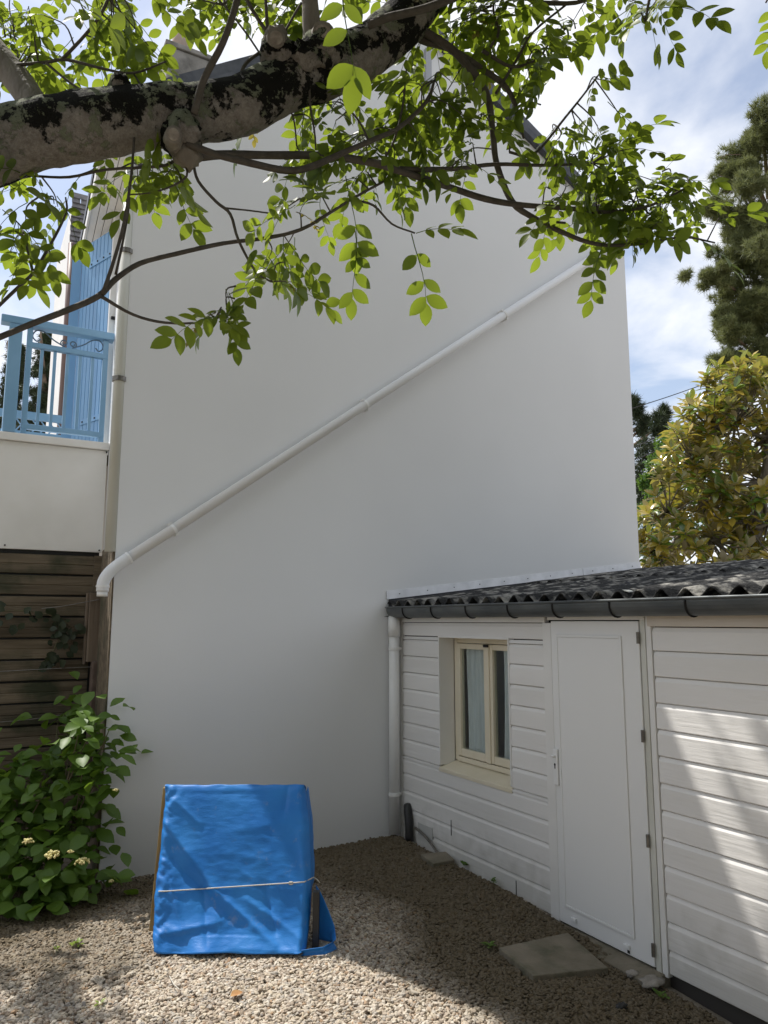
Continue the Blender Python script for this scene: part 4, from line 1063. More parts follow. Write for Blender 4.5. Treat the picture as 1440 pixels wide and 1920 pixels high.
# thin shoots carry the compound leaves
WM = [compound(s, p, L, lw, dr, WALNUT) for s, p, L, lw, dr in ((1,3,.21,.088,.25),(2,4,.25,.085,.35),(3,3,.19,.095,.15),(4,4,.24,.078,.5),(5,2,.15,.09,.2),(6,4,.27,.09,.3))]
WMY = [compound(s, p, L, lw, dr, WALNUT_YOUNG) for s, p, L, lw, dr in ((11,4,.11,.03,.3),(12,4,.14,.036,.4))]
ALLP = np.array([p for S, rr in BR for p, r in zip(S, rr) if r < .03])
rl = random.Random(5)
NLEAF = [0]
EXTRA = MB(); WMB = {}
def add_leaf(me, M):
    v = np.array(M.translation)-CAM; w_ = v @ FW; px, py = 720+FPX*(v @ RT)/w_, 960-FPX*(v @ UP)/w_
    if 285 < px < 415 and -30 < py < 150 and rl.random() < .9: return
    if 830 < px < 1010 and abs(py-(105+1.02*(px-840))) < 45 and rl.random() < .5: return
    NLEAF[0] += 1
    if NLEAF[0] <= 296: put('leaf', me, M, walnut); return
    if me.name not in WMB: WMB[me.name] = ([v.co.copy() for v in me.vertices], [tuple(p.vertices) for p in me.polygons])
    vs, fs = WMB[me.name]; b0 = len(EXTRA.v); EXTRA.v += [tuple(M @ v) for v in vs]; EXTRA.f += [tuple(i+b0 for i in f) for f in fs]
def cluster(cx, cy, rx, ry, n, dep, ds=.16, sc=1.0, young=.06, hang=.5, per=3, me=None):
    left_ = n; cy -= 38
    while left_ > 0:
        while True:
            a, b_ = rl.uniform(-1, 1), rl.uniform(-1, 1)
            if a*a+b_*b_ <= 1: break
        tgt = at(cx+a*rx, cy+b_*ry, dep+rl.uniform(-ds, ds))
        d2 = ((ALLP-tgt)**2).sum(1); k_ = int(np.argmin(d2)); src = ALLP[k_]
        if d2[k_] > .45**2: src = tgt+(src-tgt)*(.30/sqrt(d2[k_]))
        if d2[k_] < .05**2: src = tgt+(tgt-src+np.array([.02,0,.02]))*1.5
        mid = (src+tgt)/2+np.array([rl.uniform(-.02,.02), rl.uniform(-.02,.02), rl.uniform(0,.04)])
        S = smooth_path([src, mid, tgt], 4)
        MB().tube(S, list(np.linspace(.0035, .0015, len(S))), 5).build('twig', BARK_TWIG, walnut, smooth=True)
        tw = (tgt-src)/(np.linalg.norm(tgt-src)+1e-6)
        for j in range(min(per, left_)):
            t = 1.0-.28*j*rl.uniform(.7, 1.2); p = S[max(1, min(len(S)-1, int(t*(len(S)-1))))]
            az = rl.uniform(0, 2*pi)
            d = np.array([cos(az), sin(az), 0])*rl.uniform(.6, 1)+tw*.6+np.array([0,0,-hang*rl.uniform(.4, 1.6)])
            n_ = np.array([rl.uniform(-.6,.6), rl.uniform(-.6,.6), rl.uniform(.35, 1.0)]) - FW*rl.uniform(-.2, .55)
            y_ = rl.random() < young
            msh = (WMY if y_ else WM); msh = me or msh[rl.randrange(len(msh))]
            add_leaf(msh, frame(p, d, n_, sc*rl.uniform(.5, .88)))
        left_ -= per
for q in (
 (60,40,90,55,8,2.45), (150,60,110,70,10,2.75), (235,110,70,50,8,2.8), (120,135,90,40,5,2.7), (40,150,50,40,3,2.9),
 (410,30,65,35,9,2.95), (500,25,70,35,6,2.9), (620,20,60,25,3,3.0), (280,10,40,15,2,2.7),
 (255,335,75,40,8,2.72), (320,340,50,30,4,2.75), (50,400,65,55,7,2.62), (40,500,60,50,6,2.5), (30,340,50,25,4,2.6), (210,345,40,35,3,2.7),
 (560,245,75,30,7,2.95), (640,235,45,40,5,2.9), (650,330,55,35,5,2.72), (600,345,35,25,3,2.66),
 (800,60,80,45,9,3.05), (770,110,60,30,4,3.0), (880,40,70,40,7,3.1), (960,60,80,45,8,3.1), (1060,70,50,50,5,3.15), (1000,120,60,40,5,3.1),
 (760,225,75,40,7,2.9), (830,265,80,40,7,2.98), (900,290,60,35,4,3.02), (700,270,50,40,4,2.8), (880,170,50,40,4,3.0),
 (770,340,55,25,4,2.92), (840,345,40,25,3,2.96), (1000,190,50,40,4,3.1), (990,270,45,35,4,3.1),
 (640,390,45,25,4,2.84), (545,425,45,25,5,2.78), (530,500,30,35,5,2.72), (520,555,30,25,3,2.72), (412,622,22,14,6,2.6),
 (1110,190,40,45,3,3.2), (1150,300,55,50,7,3.18), (1110,370,60,40,7,3.14), (1180,400,60,40,8,3.18), (1130,450,55,30,6,3.16), (1210,460,50,30,5,3.22), (1270,400,50,35,5,3.25), (1330,450,40,25,3,3.3),
 (1060,400,45,30,4,3.1), (1215,50,45,45,6,2.94), (1440,30,12,20,1,2.8)):
    cluster(*q)
for q in (   # further leaves: denser masses at the top and on the right
 (70,60,90,60,12,2.9), (200,50,80,50,10,3.0), (240,125,40,35,4,2.9), (420,20,60,25,10,3.1), (480,55,50,40,6,3.1), (540,30,50,35,6,3.0),
 (800,70,80,50,7,3.15), (900,60,90,45,10,3.2), (990,80,70,55,9,3.2), (1050,40,70,40,7,3.2), (830,230,70,40,4,3.05), (990,220,50,40,4,3.15), (770,240,70,45,6,2.95), (900,250,70,45,5,3.1), (860,330,60,30,4,3.0), (740,310,60,35,4,2.9), (1010,310,50,40,4,3.12),
 (600,240,80,40,8,3.0), (690,330,50,40,6,2.85), (270,350,60,35,8,2.8), (40,440,70,80,10,2.7), (1150,340,60,60,10,3.22), (1180,420,80,45,14,3.24), (1120,430,60,40,8,3.2), (1240,400,60,45,10,3.28), (1060,330,50,40,5,3.15), (1210,40,40,40,5,3.0), (540,520,35,40,5,2.75), (424,618,20,12,5,2.62), (1090,300,40,40,4,3.15)):
    q = (*q[:4], max(2, int(q[4]*(1.5 if (q[1] < 130 or q[0] > 1040) else 1.7 if q[0] > 650 else 1.0))), q[5])
    cluster(*q)
# out-of-view bough over the roof edge, added to dapple the shed wall
limb('limb', [(452,-40,2.45,9),(455,-160,2.9,9),(440,-200,4.2,8),(425,-120,5.6,6),(410,-60,6.3,4)], BARK_TWIG, 8, .06, 4, 20)
bough = [np.array(q) for q in ((1.6,5.2,6.95),(1.75,5.5,7.15),(1.45,5.6,7.25),(1.35,5.9,7.3),(1.6,5.9,7.35),(1.2,5.7,7.2),(1.5,6.2,7.5))]
for i in range(95):
    p = bough[rl.randrange(len(bough))]+np.array([rl.gauss(0,.16), rl.gauss(0,.22), rl.gauss(0,.10)])
    v = p-CAM
    if v @ UP/(v @ FW) < .70: continue
    az = rl.uniform(0, 2*pi); add_leaf(WM[rl.randrange(6)], frame(p, (cos(az), sin(az), -.4), (rl.uniform(-.6,.6), rl.uniform(-.6,.6), .8), 1.0))
for i in range(60):    # boughs out of frame on the left, dappling the near gravel
    p = np.array([-.95+rl.gauss(0,.25), 6.3+rl.gauss(0,.25), 4.6+rl.gauss(0,.2)]); az = rl.uniform(0, 2*pi)
    add_leaf(WM[rl.randrange(6)], frame(p, (cos(az), sin(az), -.4), (rl.uniform(-.6,.6), rl.uniform(-.6,.6), .8), 1.0))
rc = np.random.default_rng(31); CR = []  # unseen crown above and behind the camera, added to block sky light
for c_ in ((-2.2,-.5,5),(-.8,.3,5.6),(.8,.2,5.4),(2.2,-.4,5.0),(-1.6,-2.2,5.4),(.2,-2.0,5.8),(-3.2,.8,4.6),(3.0,-1.2,4.4),(.2,-.8,6.6),(-1.0,1.6,6.2),(.8,1.8,6.6),(2.4,1.0,6.2),(-2.6,2.0,5.6),(4.2,-.6,5.2),(3.6,1.4,6.4),(-4.2,-.6,4.6)):
    d_ = rc.normal(size=(2600,3)); d_ /= np.linalg.norm(d_, axis=1)[:,None]; CR.append(np.array(c_)+d_*np.array([1.3,1.3,.9])*(rc.uniform(0,1,2600)**.4)[:,None])
CR = np.concatenate(CR); vv = CR-CAM; fwd = vv @ FW
CR = CR[((vv @ UP) > .74*fwd+.1) & (CR[:,1] < 2.3) & (CR[:,2] > 2.9)]
# the two single leaves hanging clear of the wall, the lowest sprig and a big leaf near the lens
pl = MB(); 
def single(px, py, dep, d, n_, me, sc=1.0): put('leaf', me, frame(at(px, py, dep), d, n_, sc), walnut)
single(657,330,2.84,-UP*1+RT*.02-FW*.1, -FW+UP*.2, WM[1], 1.0)
single(657,425,2.88,-UP*1+RT*.06, -FW+UP*.2, WM[3], 1.0)
single(780,437,2.92,RT*1+UP*.1-FW*.3, UP*.7-FW*.7, WM[2], .8)
single(780,437,2.92,-UP*1+RT*.1, -FW, WM[1], 1.0)
single(1130,452,3.14,-UP*1-RT*.1, -FW, WM[5], .85)
single(655,-40,1.7,-UP*1+RT*.05, -FW+RT*.3, WM[0], .9)
single(1290,440,3.28,RT*1-UP*.3, UP-FW*.6, WM[1], 1.0)

EXTRA.build('foliage', WALNUT, walnut, smooth=True)['kind'] = 'stuff'
# ------------------------------------------------------------------ hydrangea
hyd = thing('hydrangea_bush', 'leafy green hydrangea bush with pale yellow flower heads by the plank fence', 'bush', (.45, 5.7, 0))
def broad(seed, L, W):
    m = MB(); r = random.Random(seed)
    leaflet(m, (0,0,0), (0,1,0), (0,0,1), L, W, r.uniform(.1,.4), 5, r.uniform(.1,.35), 1.0, .012); return m.mesh('leaf', HYDR, True)
HM = [broad(s, .125, .085) for s in range(5)]
rh = random.Random(3); nh = 0
def hstem(base, tip):
    mid = (np.array(base)+np.array(tip))/2+np.array([rh.uniform(-.05,.05), rh.uniform(-.05,.05), .05])
    S = smooth_path([base, mid, tip], 5); MB().tube(S, list(np.linspace(.007, .0035, len(S))), 6).build('stem', STEM, hyd, smooth=True); return S
tips = []
for px, py, y in ((215,1345,6.0),(240,1365,5.95),(185,1360,6.1),(225,1420,5.9),(215,1465,5.9),(150,1330,6.2),(110,1345,6.2),(50,1415,5.9),(40,1440,5.8),(75,1480,5.7),(120,1420,6.1),(165,1400,6.2),
                  (25,1520,5.6),(75,1500,5.55),(115,1540,5.5),(170,1520,5.6),(40,1600,5.4),(95,1590,5.35),(150,1610,5.3),(20,1660,5.3),(70,1650,5.25),(130,1660,5.25),(185,1650,5.3),(140,1560,5.4),(30,1700,5.15),(100,1690,5.2),(160,1690,5.25),(0,1560,5.5),(-30,1500,5.6),(-40,1620,5.3),(-60,1560,5.5),(-20,1440,5.8),(5,1480,5.7),(180,1560,5.5),(60,1560,5.45),(90,1440,5.9),(190,1440,5.9)):
    if px > 180: y = min(y, 5.48); px -= 34
    tip = hit(px, py, 1, y); tip[2] = max(tip[2], .06); base = (.45+(tip[0]-.45)*.35+rh.uniform(-.1,.1), 5.75+(y-5.75)*.3+rh.uniform(-.1,.1), -.03)
    S = hstem(base, tip); tips.append(S[-1])
    for lev in range(3):
        p = S[-1-lev*2]; a0 = rh.uniform(0, pi)
        for k_ in range(2 if lev else 3):
            if nh >= 262: break
            a = a0+k_*(pi if lev else 2*pi/3)+rh.uniform(-.4,.4)
            d = np.array([cos(a), sin(a), rh.uniform(-.45,.35)]); n_ = np.array([rh.uniform(-.4,.4)-.1, rh.uniform(-.5,.3)-.25, 1])
            put('leaf', HM[rh.randrange(5)], frame(p, d, n_, rh.uniform(.7, 1.25)), hyd); nh += 1
hx = MB(); hsrc = [([v.co.copy() for v in me.vertices], [tuple(p.vertices) for p in me.polygons]) for me in HM]
for i in range(620):
    t_ = tips[rh.randrange(len(tips))]; p = np.array(t_)+np.array([rh.gauss(0,.10), rh.gauss(0,.10)+.06, rh.gauss(0,.11)-.05])
    if p[2] < .04: continue
    a = rh.uniform(0, 2*pi); M = frame(p, (cos(a), sin(a), rh.uniform(-.6,.2)), (rh.uniform(-.5,.5)-.1, rh.uniform(-.5,.3)-.3, 1), rh.uniform(.6, 1.15))
    vs, fs = hsrc[rh.randrange(5)]; b0 = len(hx.v); hx.v += [tuple(M @ v) for v in vs]; hx.f += [tuple(k_+b0 for k_ in f) for f in fs]
hx.build('foliage', HYDR, hyd, smooth=True)['kind'] = 'stuff'
def flower(px, py, y, r):
    c = hit(px, py, 1, y); m = MB(); q = random.Random(px)
    for i in range(46):
        a, b_ = q.uniform(0, 2*pi), q.uniform(-.1, 1); rr = r*sqrt(1-.8*b_*b_)*q.uniform(.3, 1)
        p = c+np.array([cos(a)*rr, sin(a)*rr-.3*r, b_*r*.5]); s = r*.16
        m.tube([p-np.array([0,0,s]), p, p+np.array([0,0,s*.9])], [s*.3, s, s*.35], 6)
    m.build('flower_head', FLOWER, hyd, smooth=True)
for px, py, r in ((52,1578,.035),(98,1603,.05),(154,1617,.046),(132,1597,.02),(209,1652,.018),(217,1482,.02)): flower(px, py, 5.12, r)

# ivy on the fence
ivy = thing('ivy', 'dark ivy trailing along the upper planks of the fence', 'climbing plant', (.4, YB-.05, 1.9))
im = MB(); leaflet(im, (0,0,0), (0,1,0), (0,0,1), .075, .06, .2, 4, .2); IM = im.mesh('leaf', IVY, True)
ri = random.Random(8); vine = [hit(px, py, 1, YB-.03) for px, py in ((-30,1150),(30,1145),(80,1150),(120,1165),(140,1185),(110,1200),(95,1240))]
VS = smooth_path(vine, 5); MB().tube(VS, .005, 6).build('stem', STEM, ivy, smooth=True)
for i in range(70):
    p = VS[ri.randrange(len(VS))]+np.array([ri.uniform(-.06,.06), ri.uniform(-.05,.0), ri.uniform(-.13,.06)])
    put('leaf', IM, frame(p, (ri.uniform(-1,1), -.3, ri.uniform(-1.3,.2)), (ri.uniform(-.4,.4), -1, .4), ri.uniform(.6, 1.2)), ivy)

# ------------------------------------------------------------------ unseen greenery added behind and beside the camera to cut ambient light
def added_hedge(label, x0, y0, x1, y1, h, seed):
    t = thing('added_hedge', label, 'added_hedge', ((x0+x1)/2, (y0+y1)/2, 0)); r = np.random.default_rng(seed)
    d = np.array([x1-x0, y1-y0, 0.0]); L = np.linalg.norm(d); d /= L; n_ = np.array([-d[1], d[0], 0]); N = int(L*h*130)
    k = r.uniform(0, 1, N); C_ = np.array([x0, y0, 0])+d*(k*L)[:,None]+n_*r.uniform(-.55, .55, N)[:,None]; C_[:,2] = r.uniform(.1, 1, N)*h*(1+.10*np.sin(k*L*1.3)+.06*np.sin(k*L*3.7))
    MB().obox(((x0+x1)/2, (y0+y1)/2, h*.45), d*L, n_*.5, (0,0,h*.9)).build('stems', STEM, t)
    return t, C_, seed
ADDED_HEDGES = [added_hedge('tall dense green garden hedge closing the yard on the far side', -5.5, -5.2, 9, -5.2, 3.5, 1), added_hedge('tall green garden hedge along the left of the yard', -4.8, 3.4, -5.5, -5.0, 3.0, 2)]
# ------------------------------------------------------------------ small weeds and dead twig
def weed(px, py, n, r, label, m=WEED):
    c = gp(px, py); c[2] = gz(c[0], c[1]); t = thing('weed', label, 'weed', c); q = random.Random(px)
    wm = MB(); leaflet(wm, (0,0,0), (0,1,0), (0,0,1), r, r*.45, .3, 4, .2); me = wm.mesh('leaf', m, True)
    for i in range(n):
        a = q.uniform(0, 2*pi); put('leaf', me, frame(c+np.array([q.uniform(-.3,.3)*r, q.uniform(-.3,.3)*r, .012]), (cos(a), sin(a), q.uniform(.2, 1.2)), (0,0,1), q.uniform(.6,1.1)), t)
weed(143, 1775, 16, .045, 'yellow green weed sprouting in gravel left of the tarpaulin, larger one')
weed(105, 1786, 9, .03, 'tiny yellow green weed in gravel left of the larger weed')
weed(186, 1884, 8, .028, 'small green weed in sunlit gravel near the bottom edge')
weed(918, 1768, 12, .045, 'dark green weed at the left edge of the paving slab', HYDR)
weed(870, 1625, 10, .05, 'low dark weed at the shed foot beside the small slab', HYDR)
weed(925, 1655, 10, .045, 'low dark weed midway along the shed foot', HYDR)
weed(1240, 1832, 9, .05, 'dark weed in the gap under the right shed boards', HYDR)
fl_ = MB(); q_ = gp(432, 1870); leaflet(fl_, (q_[0], q_[1], gz(q_[0], q_[1])+.016), (1, .3, .15), (.1, -.2, 1), .07, .04, .2, 6, .35)
tag(fl_.build('fallen_leaf', mat('dead_leaf', (.36,.17,.06), (.46,.26,.10), rough=.7, scale=40), smooth=True), 'dry orange brown fallen leaf on the sunlit gravel below the tarpaulin', 'leaf')
P = [gp(318,1830,.02), gp(326,1846,.025), gp(336,1855,.02)]
tag(MB().tube(P, .0022, 5).build('dry_stalk', CORD), 'thin dry straw stalk lying on the sunlit gravel', 'stalk')

# ------------------------------------------------------------------ background vegetation
def tufts(C_, n_needle, L, wd, m, name, parent, upb=.4, seed=1):
    """needle tufts: thin three-cornered blades radiating from each centre"""
    r = np.random.default_rng(seed); N = len(C_)*n_needle
    c = np.repeat(C_, n_needle, 0); d = r.normal(size=(N,3)); d[:,2] += upb; d /= np.linalg.norm(d, axis=1)[:,None]
    s = np.cross(d, r.normal(size=(N,3))); s /= np.linalg.norm(s, axis=1)[:,None]
    l_ = L*r.uniform(.6, 1.15, N)[:,None]
    V = np.empty((N*3,3)); V[0::3] = c-s*wd; V[1::3] = c+s*wd; V[2::3] = c+d*l_
    o = link(bpy.data.objects.new(name, np_mesh(name, V, np.arange(N*3).reshape(-1,3), m))); adopt(o, parent)
    o['kind'] = 'stuff'; return o
def leaves(C_, L, W, m, name, parent, seed=1, upb=.3):
    r = np.random.default_rng(seed); N = len(C_)
    d = r.normal(size=(N,3)); d /= np.linalg.norm(d, axis=1)[:,None]
    nn = r.normal(size=(N,3)); nn[:,2] += upb*2; s = np.cross(d, nn); s /= np.linalg.norm(s, axis=1)[:,None]; nn = np.cross(s, d)
    l_ = L*r.uniform(.6, 1.2, N)[:,None]; w_ = W*r.uniform(.7, 1.2, N)[:,None]
    V = np.empty((N*4,3)); V[0::4] = C_; V[1::4] = C_+d*l_*.5+s*w_*.5+nn*w_*.12; V[2::4] = C_+d*l_; V[3::4] = C_+d*l_*.5-s*w_*.5+nn*w_*.12
    o = link(bpy.data.objects.new(name, np_mesh(name, V, np.arange(N*4).reshape(-1,4), m))); adopt(o, parent); o['kind'] = 'stuff'; return o
def blob(c, rad, n, r, hollow=.45):
    d = r.normal(size=(n,3)); d /= np.linalg.norm(d, axis=1)[:,None]
    return np.array(c)+d*np.array(rad)*(hollow+(1-hollow)*r.uniform(0,1,n)**.6)[:,None]

for t_, C_, sd_ in ADDED_HEDGES: leaves(C_, .16, .10, BUSH, 'foliage', t_, sd_)
leaves(CR, .20, .12, WALNUT, 'added_shade_crown', walnut, 12)
# big pine on the right
DP = 17.0
pt = at(1500, 1100, DP)
pine = thing('pine_tree', 'tall grey green pine tree rising at the right edge behind the magnolia', 'tree', (pt[0], pt[1], 0))
tx, ty = pt[0], pt[1]
MB().tube(smooth_path([(tx, ty, -.1), (tx+.1, ty, 4), (tx-.05, ty, 8), (tx+.1, ty, 12.5)], 5), list(np.linspace(.32, .06, 16)), 12, noise=.1, nscale=3).build('trunk', PINE_BARK, pine, smooth=True)
CC = []; rp = np.random.default_rng(4)
for px, py, dd, rx in ((1430,240,0,.50),(1400,300,.3,.55),(1395,370,-.3,.6),(1440,330,.4,.8),(1385,430,.2,.65),(1345,395,.1,.34),(1425,480,-.4,.7),(1350,520,-.2,.36),(1385,545,.3,.55),(1430,580,0,.6),(1400,610,.3,.55),(1370,625,-.3,.34),(1420,650,.2,.6),(1365,680,-.2,.30),(1400,690,.2,.45),(1470,420,.2,.9),(1480,560,0,.9),(1480,660,0,.8),(1470,280,0,.8),(1500,220,0,.8),(1550,380,0,1.0),(1560,560,0,1.0),(1560,250,0,.9),(1375,330,.1,.34),(1410,420,-.2,.6),(1375,480,.1,.42),(1440,530,.1,.7),(1385,585,0,.45),(1440,690,0,.6),(1360,600,.1,.28)):
    c = at(px, py, DP+dd); zt_ = c[2]-.5
    S = smooth_path([(tx, ty, zt_-.3), (np.array([tx, ty, zt_])+c)/2+np.array([0,0,-.1]), c], 4)
    MB().tube(S, list(np.linspace(.07, .02, len(S))), 7).build('limb', PINE_BARK, pine, smooth=True)
    for k_ in range(10):
        q = c+rp.normal(size=3)*np.array([rx, rx, rx*.65])*.5
        CC.append(blob(q, (rx*.45, rx*.45, rx*.33), 36, rp))
tufts(np.concatenate(CC), 26, .17, .0065, NEEDLE, 'foliage', pine, .6, 3)
for i in range(6):   # bare twig ends sticking out on the left side
    c = at(1362+random.uniform(-6, 10), 290+i*14, DP); e_ = c-RT*random.uniform(.1,.2)+np.array([0,0,random.uniform(-.08,.1)])
    MB().tube([c+RT*.3, c, e_], [.012, .008, .004], 5).build('twig', PINE_BARK, pine)

# dark pine just right of the gable, bright bush in front of it
def conifer_mass(name, label, spots, dep, m, L, wd, nn, seed, cat='tree', up=.5, trunkpx=None):
    base = at(trunkpx or spots[0][0], 1150, dep); t = thing(name, label, cat, (base[0], base[1], 0)); r = np.random.default_rng(seed); CC = []
    topz = max(at(px, py, dep)[2] for px, py, rx, ry in spots)
    MB().tube([(base[0], base[1], -.1), (base[0], base[1], topz*.6), (base[0], base[1], topz-.2)], [.2, .12, .03], 8).build('trunk', PINE_BARK, t, smooth=True)
    for px, py, rx, ry in spots:
        c = at(px, py, dep+r.uniform(-.6,.6)); k_ = dep/FPX
        MB().tube([(base[0], base[1], c[2]-.4), c], [.05, .015], 6).build('limb', PINE_BARK, t)
        CC.append(blob(c, (rx*k_, rx*k_, ry*k_), nn, r, .3))
    tufts(np.concatenate(CC), 22, L, wd, m, 'foliage', t, up, seed); return t
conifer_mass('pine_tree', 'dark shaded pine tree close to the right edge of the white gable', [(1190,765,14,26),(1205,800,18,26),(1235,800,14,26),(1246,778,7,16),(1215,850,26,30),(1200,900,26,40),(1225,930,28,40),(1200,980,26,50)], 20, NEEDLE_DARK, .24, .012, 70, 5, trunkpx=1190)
DB = 13.0
bb = at(1240, 1100, DB); bush = thing('broadleaf_bush', 'bright green leafy bush behind the magnolia near the gable edge', 'bush', (bb[0], bb[1], 0))
MB().tube([(bb[0], bb[1], -.1), (bb[0], bb[1], 2.5), at(1250, 870, DB)], [.12, .08, .03], 8).build('trunk', PINE_BARK, bush, smooth=True)
rb = np.random.default_rng(6); CC = []
for px, py, r_ in ((1255,835,28),(1290,830,24),(1235,870,26),(1270,880,36),(1215,905,20),(1245,930,34),(1290,930,40),(1330,900,36),(1215,960,26),(1260,990,40),(1310,1000,40),(1310,810,16),(1350,960,40),(1210,1020,30),(1390,1000,40),(1420,940,40),(1390,860,36)):
    c = at(px, py, DB+rb.uniform(-.4,.4)); k_ = r_*DB/FPX; CC.append(blob(c, (k_, k_, k_*.85), 520, rb, .5))
leaves(np.concatenate(CC), .085, .05, BUSH, 'foliage', bush, 6)

# magnolia
DM = 9.3
mb_ = at(1420, 1200, DM); mag = thing('magnolia_tree', 'magnolia tree with golden brown and green glossy leaves beyond the shed roof', 'tree', (mb_[0], mb_[1], 0))
mt = np.array([mb_[0], mb_[1], 0.0])
MB().tube(smooth_path([mt+np.array([0,0,-.1]), mt+np.array([.05,0,1]), mt+np.array([0,.05,2.2]), at(1440, 860, DM), at(1445, 720, DM)], 5), list(np.linspace(.13, .03, 21)), 10, noise=.08).build('trunk', BARK_PLAIN, mag, smooth=True)
rm = random.Random(21); rosettes = []
def inside(px, py):   # outline of the crown as the photograph shows it
    top_ = np.interp(px, [1195, 1225, 1262, 1290, 1330, 1380, 1440, 1560, 1640], [985, 905, 800, 745, 700, 665, 660, 670, 800]); return py > top_+6
while len(rosettes) < 430:
    px, py = rm.uniform(1195, 1600), rm.uniform(680, 1085)
    if not inside(px, py): continue
    if px > 1455 and rm.random() < .65: continue
    rosettes.append((px, py, DM+rm.uniform(-.55, .75)))
for q in ((1325,705),(1290,762),(1310,755),(1262,805),(1345,690),(1385,680),(1270,820),(1240,870),(1410,670),(1300,790)): rosettes.append((*q, DM+rm.uniform(-.2,.2)))
def mleaf(seed, L, W):
    m = MB(); r = random.Random(seed); leaflet(m, (0,0,0), (0,1,0), (0,0,1), L, W, r.uniform(-.1,.35), 5, r.uniform(.15,.45), 1.0, .01); return m
MMB = [mleaf(s, .165, .07) for s in range(5)]; MM = [m.mesh('leaf', MAGN, True) for m in MMB]
nodes_ = [at(1440, 980, DM), at(1430, 900, DM), at(1440, 820, DM), at(1400, 980, DM), at(1330, 1010, DM), at(1360, 900, DM), at(1320, 940, DM), at(1280, 1000, DM), at(1380, 790, DM), at(1340, 800, DM), at(1250, 960, DM), at(1230, 1030, DM), at(1300, 860, DM), at(1500, 900, DM), at(1520, 800, DM), at(1500, 1020, DM)]
for i, p in enumerate(nodes_[1:]):
    j = min(range(len(nodes_)), key=lambda k_: (np.linalg.norm(nodes_[k_]-p) if nodes_[k_] is not p and np.linalg.norm(nodes_[k_]-nodes_[0]) < np.linalg.norm(p-nodes_[0]) else 9))
    S = smooth_path([nodes_[j], (nodes_[j]+p)/2+np.array([0,0,-.06]), p], 4); MB().tube(S, list(np.linspace(.03, .018, len(S))), 7).build('branch', BARK_PLAIN, mag, smooth=True)
cand = []
for px, py, dd in rosettes:
    c = at(px, py, dd); j = min(nodes_, key=lambda q: np.linalg.norm(q-c))
    S = smooth_path([j, (j+c)/2+np.array([rm.uniform(-.05,.05), rm.uniform(-.05,.05), -.05]), c], 3)
    MB().tube(S, list(np.linspace(.014, .006, len(S))), 5).build('shoot', BARK_PLAIN, mag, smooth=True)
    ax = (c-j)/(np.linalg.norm(c-j)+1e-6)*.4+np.array([rm.uniform(-.4,.4), rm.uniform(-.4,.4), .8]); ax /= np.linalg.norm(ax)
    u = np.cross(ax, [.3,.8,.1]); u /= np.linalg.norm(u); w_ = np.cross(ax, u)
    nl = rm.randint(9, 13); a0 = rm.uniform(0, 6)
    for i in range(nl):
        a = a0+i*2.4; el_ = .95-1.35*i/nl+rm.uniform(-.2,.2)
        d = (u*cos(a)+w_*sin(a))*cos(el_)+ax*sin(el_); n_ = ax*cos(el_)-(u*cos(a)+w_*sin(a))*sin(el_)
        pos = c-ax*.05*i/nl
        cand.append((abs(px-1330)+max(0, px-1440)*5+(dd-DM)*200, pos, d, n_, rm.uniform(.75, 1.2)))
cand.sort(key=lambda q: q[0])
front = sorted(cand, key=lambda q: float((q[1]-CAM) @ FW)+(9 if ((q[1]-CAM) @ RT)/((q[1]-CAM) @ FW)*FPX+720 > 1445 else 0))
for q in front[:285]: put('leaf', MM[rm.randrange(5)], frame(q[1], q[2], q[3], q[4]), mag)
fo = MB()
for q in front[285:]:
    src = MMB[rm.randrange(5)]; M = frame(q[1], q[2], q[3], q[4]); b0 = len(fo.v)
    fo.v += [tuple(M @ Vector(v)) for v in src.v]; fo.f += [tuple(i+b0 for i in f) for f in src.f]
GR = leaf_mat('magnolia_green_leaf', (.05,.13,.018), (.12,.19,.03), .2, (.30,.40,.035), rough=.2, under=(.30,.27,.16), spec=1.0)
ob = fo.build('foliage', MAGN, mag, smooth=True); ob['kind'] = 'stuff'; ob.data.materials.append(GR); ob.data.materials.append(MAGN)
nf = len(MMB[0].f); ob.data.polygons.foreach_set('material_index', [1 if (i//nf)*2654435761 % 100 < 36 else 0 for i in range(len(ob.data.polygons))])
GM = [m.mesh('leaf', GR, True) for m in MMB]
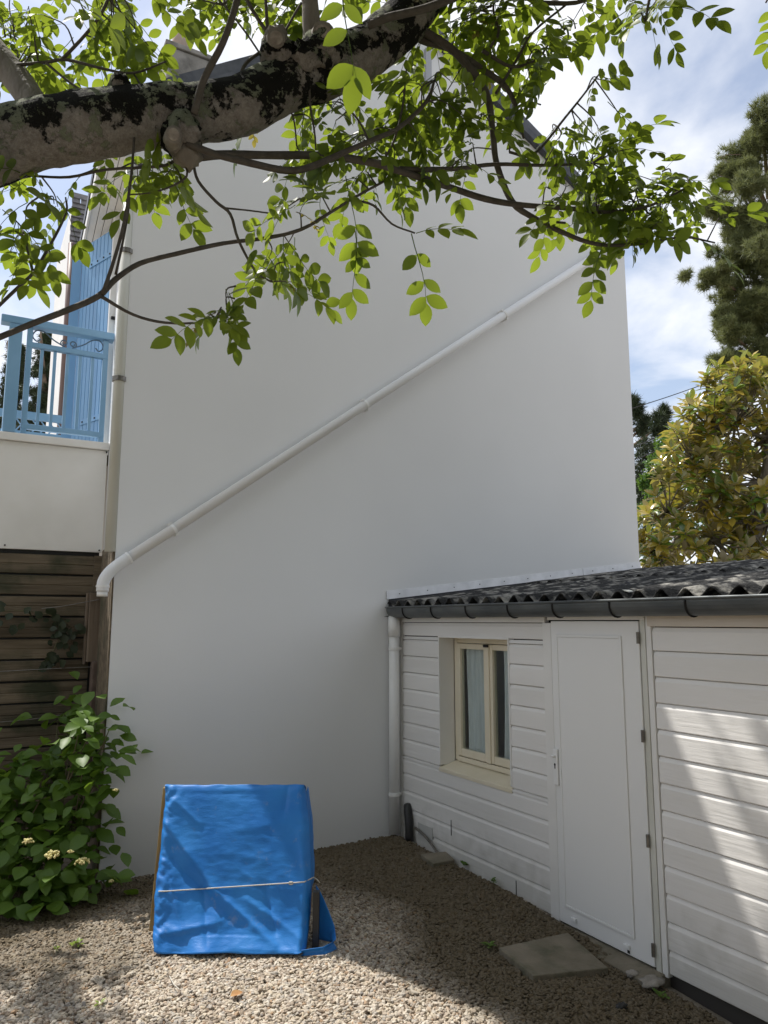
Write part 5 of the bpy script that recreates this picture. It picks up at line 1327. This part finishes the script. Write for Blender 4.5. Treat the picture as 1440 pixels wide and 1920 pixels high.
for c_ in [c_ for c_ in mag.children if c_.name.startswith('leaf')]:
    if rm.random() < .30: c_.data = GM[rm.randrange(5)]

# spire-shaped conifers seen through the railing
def spire(px, top, bot, wpx, dep, label, seed):
    b_ = at(px, bot, dep); t_ = at(px, top, dep); th_ = thing('conifer', label, 'tree', (b_[0], b_[1], 0)); r = np.random.default_rng(seed); CC = []
    MB().tube([(b_[0], b_[1], -.1), (b_[0], b_[1], (b_[2]+t_[2])/2), (t_[0], t_[1], t_[2])], [.25, .14, .02], 8).build('trunk', PINE_BARK, th_, smooth=True)
    H_ = t_[2]-b_[2]
    n_ = 30
    for i in range(n_):
        f = i/n_; z_ = t_[2]-H_*f**1.0; L_ = wpx*dep/FPX*(.06+.94*f)*r.uniform(.55, 1.15)
        for k_ in range(4):
            a = r.uniform(0, 2*pi); e_ = np.array([b_[0]+cos(a)*L_, b_[1]+sin(a)*L_, z_-L_*.10])
            MB().tube([(b_[0], b_[1], z_), e_], [.03, .008], 4).build('bough', PINE_BARK, th_)
            for s in np.linspace(.25, 1, 5): CC.append(np.array([b_[0], b_[1], z_])*(1-s)+e_*s+r.normal(size=(9,3))*np.array([.11,.11,.06]))
    tufts(np.concatenate(CC), 9, .20, .016, NEEDLE_DARK, 'foliage', th_, .3, seed)
spire(76, 618, 900, 75, 24, 'dark spire shaped conifer seen through the blue balcony railing', 2)
spire(14, 640, 900, 45, 27, 'dark conifer left of the blue corner post', 9)

# ------------------------------------------------------------------ overhead cables on the right
def cable(pts, label):
    P = [at(px, py, d) for px, py, d in pts]; tag(MB().tube(smooth_path(P, 6), .010, 6).build('overhead_cable', BLACK, smooth=True), label, 'cable')
cable([(1120,788,15),(1188,765,15.5),(1270,738,16),(1360,705,16.5),(1440,668,17)], 'upper black overhead cable crossing the sky beside the gable')
cable([(1120,865,15),(1190,838,15.5),(1260,806,16),(1330,776,16.5),(1420,735,17)], 'middle overhead cable behind the magnolia top')
cable([(1120,885,15),(1190,862,15.5),(1260,832,16),(1330,802,16.5),(1420,765,17)], 'lowest overhead cable behind the magnolia top')
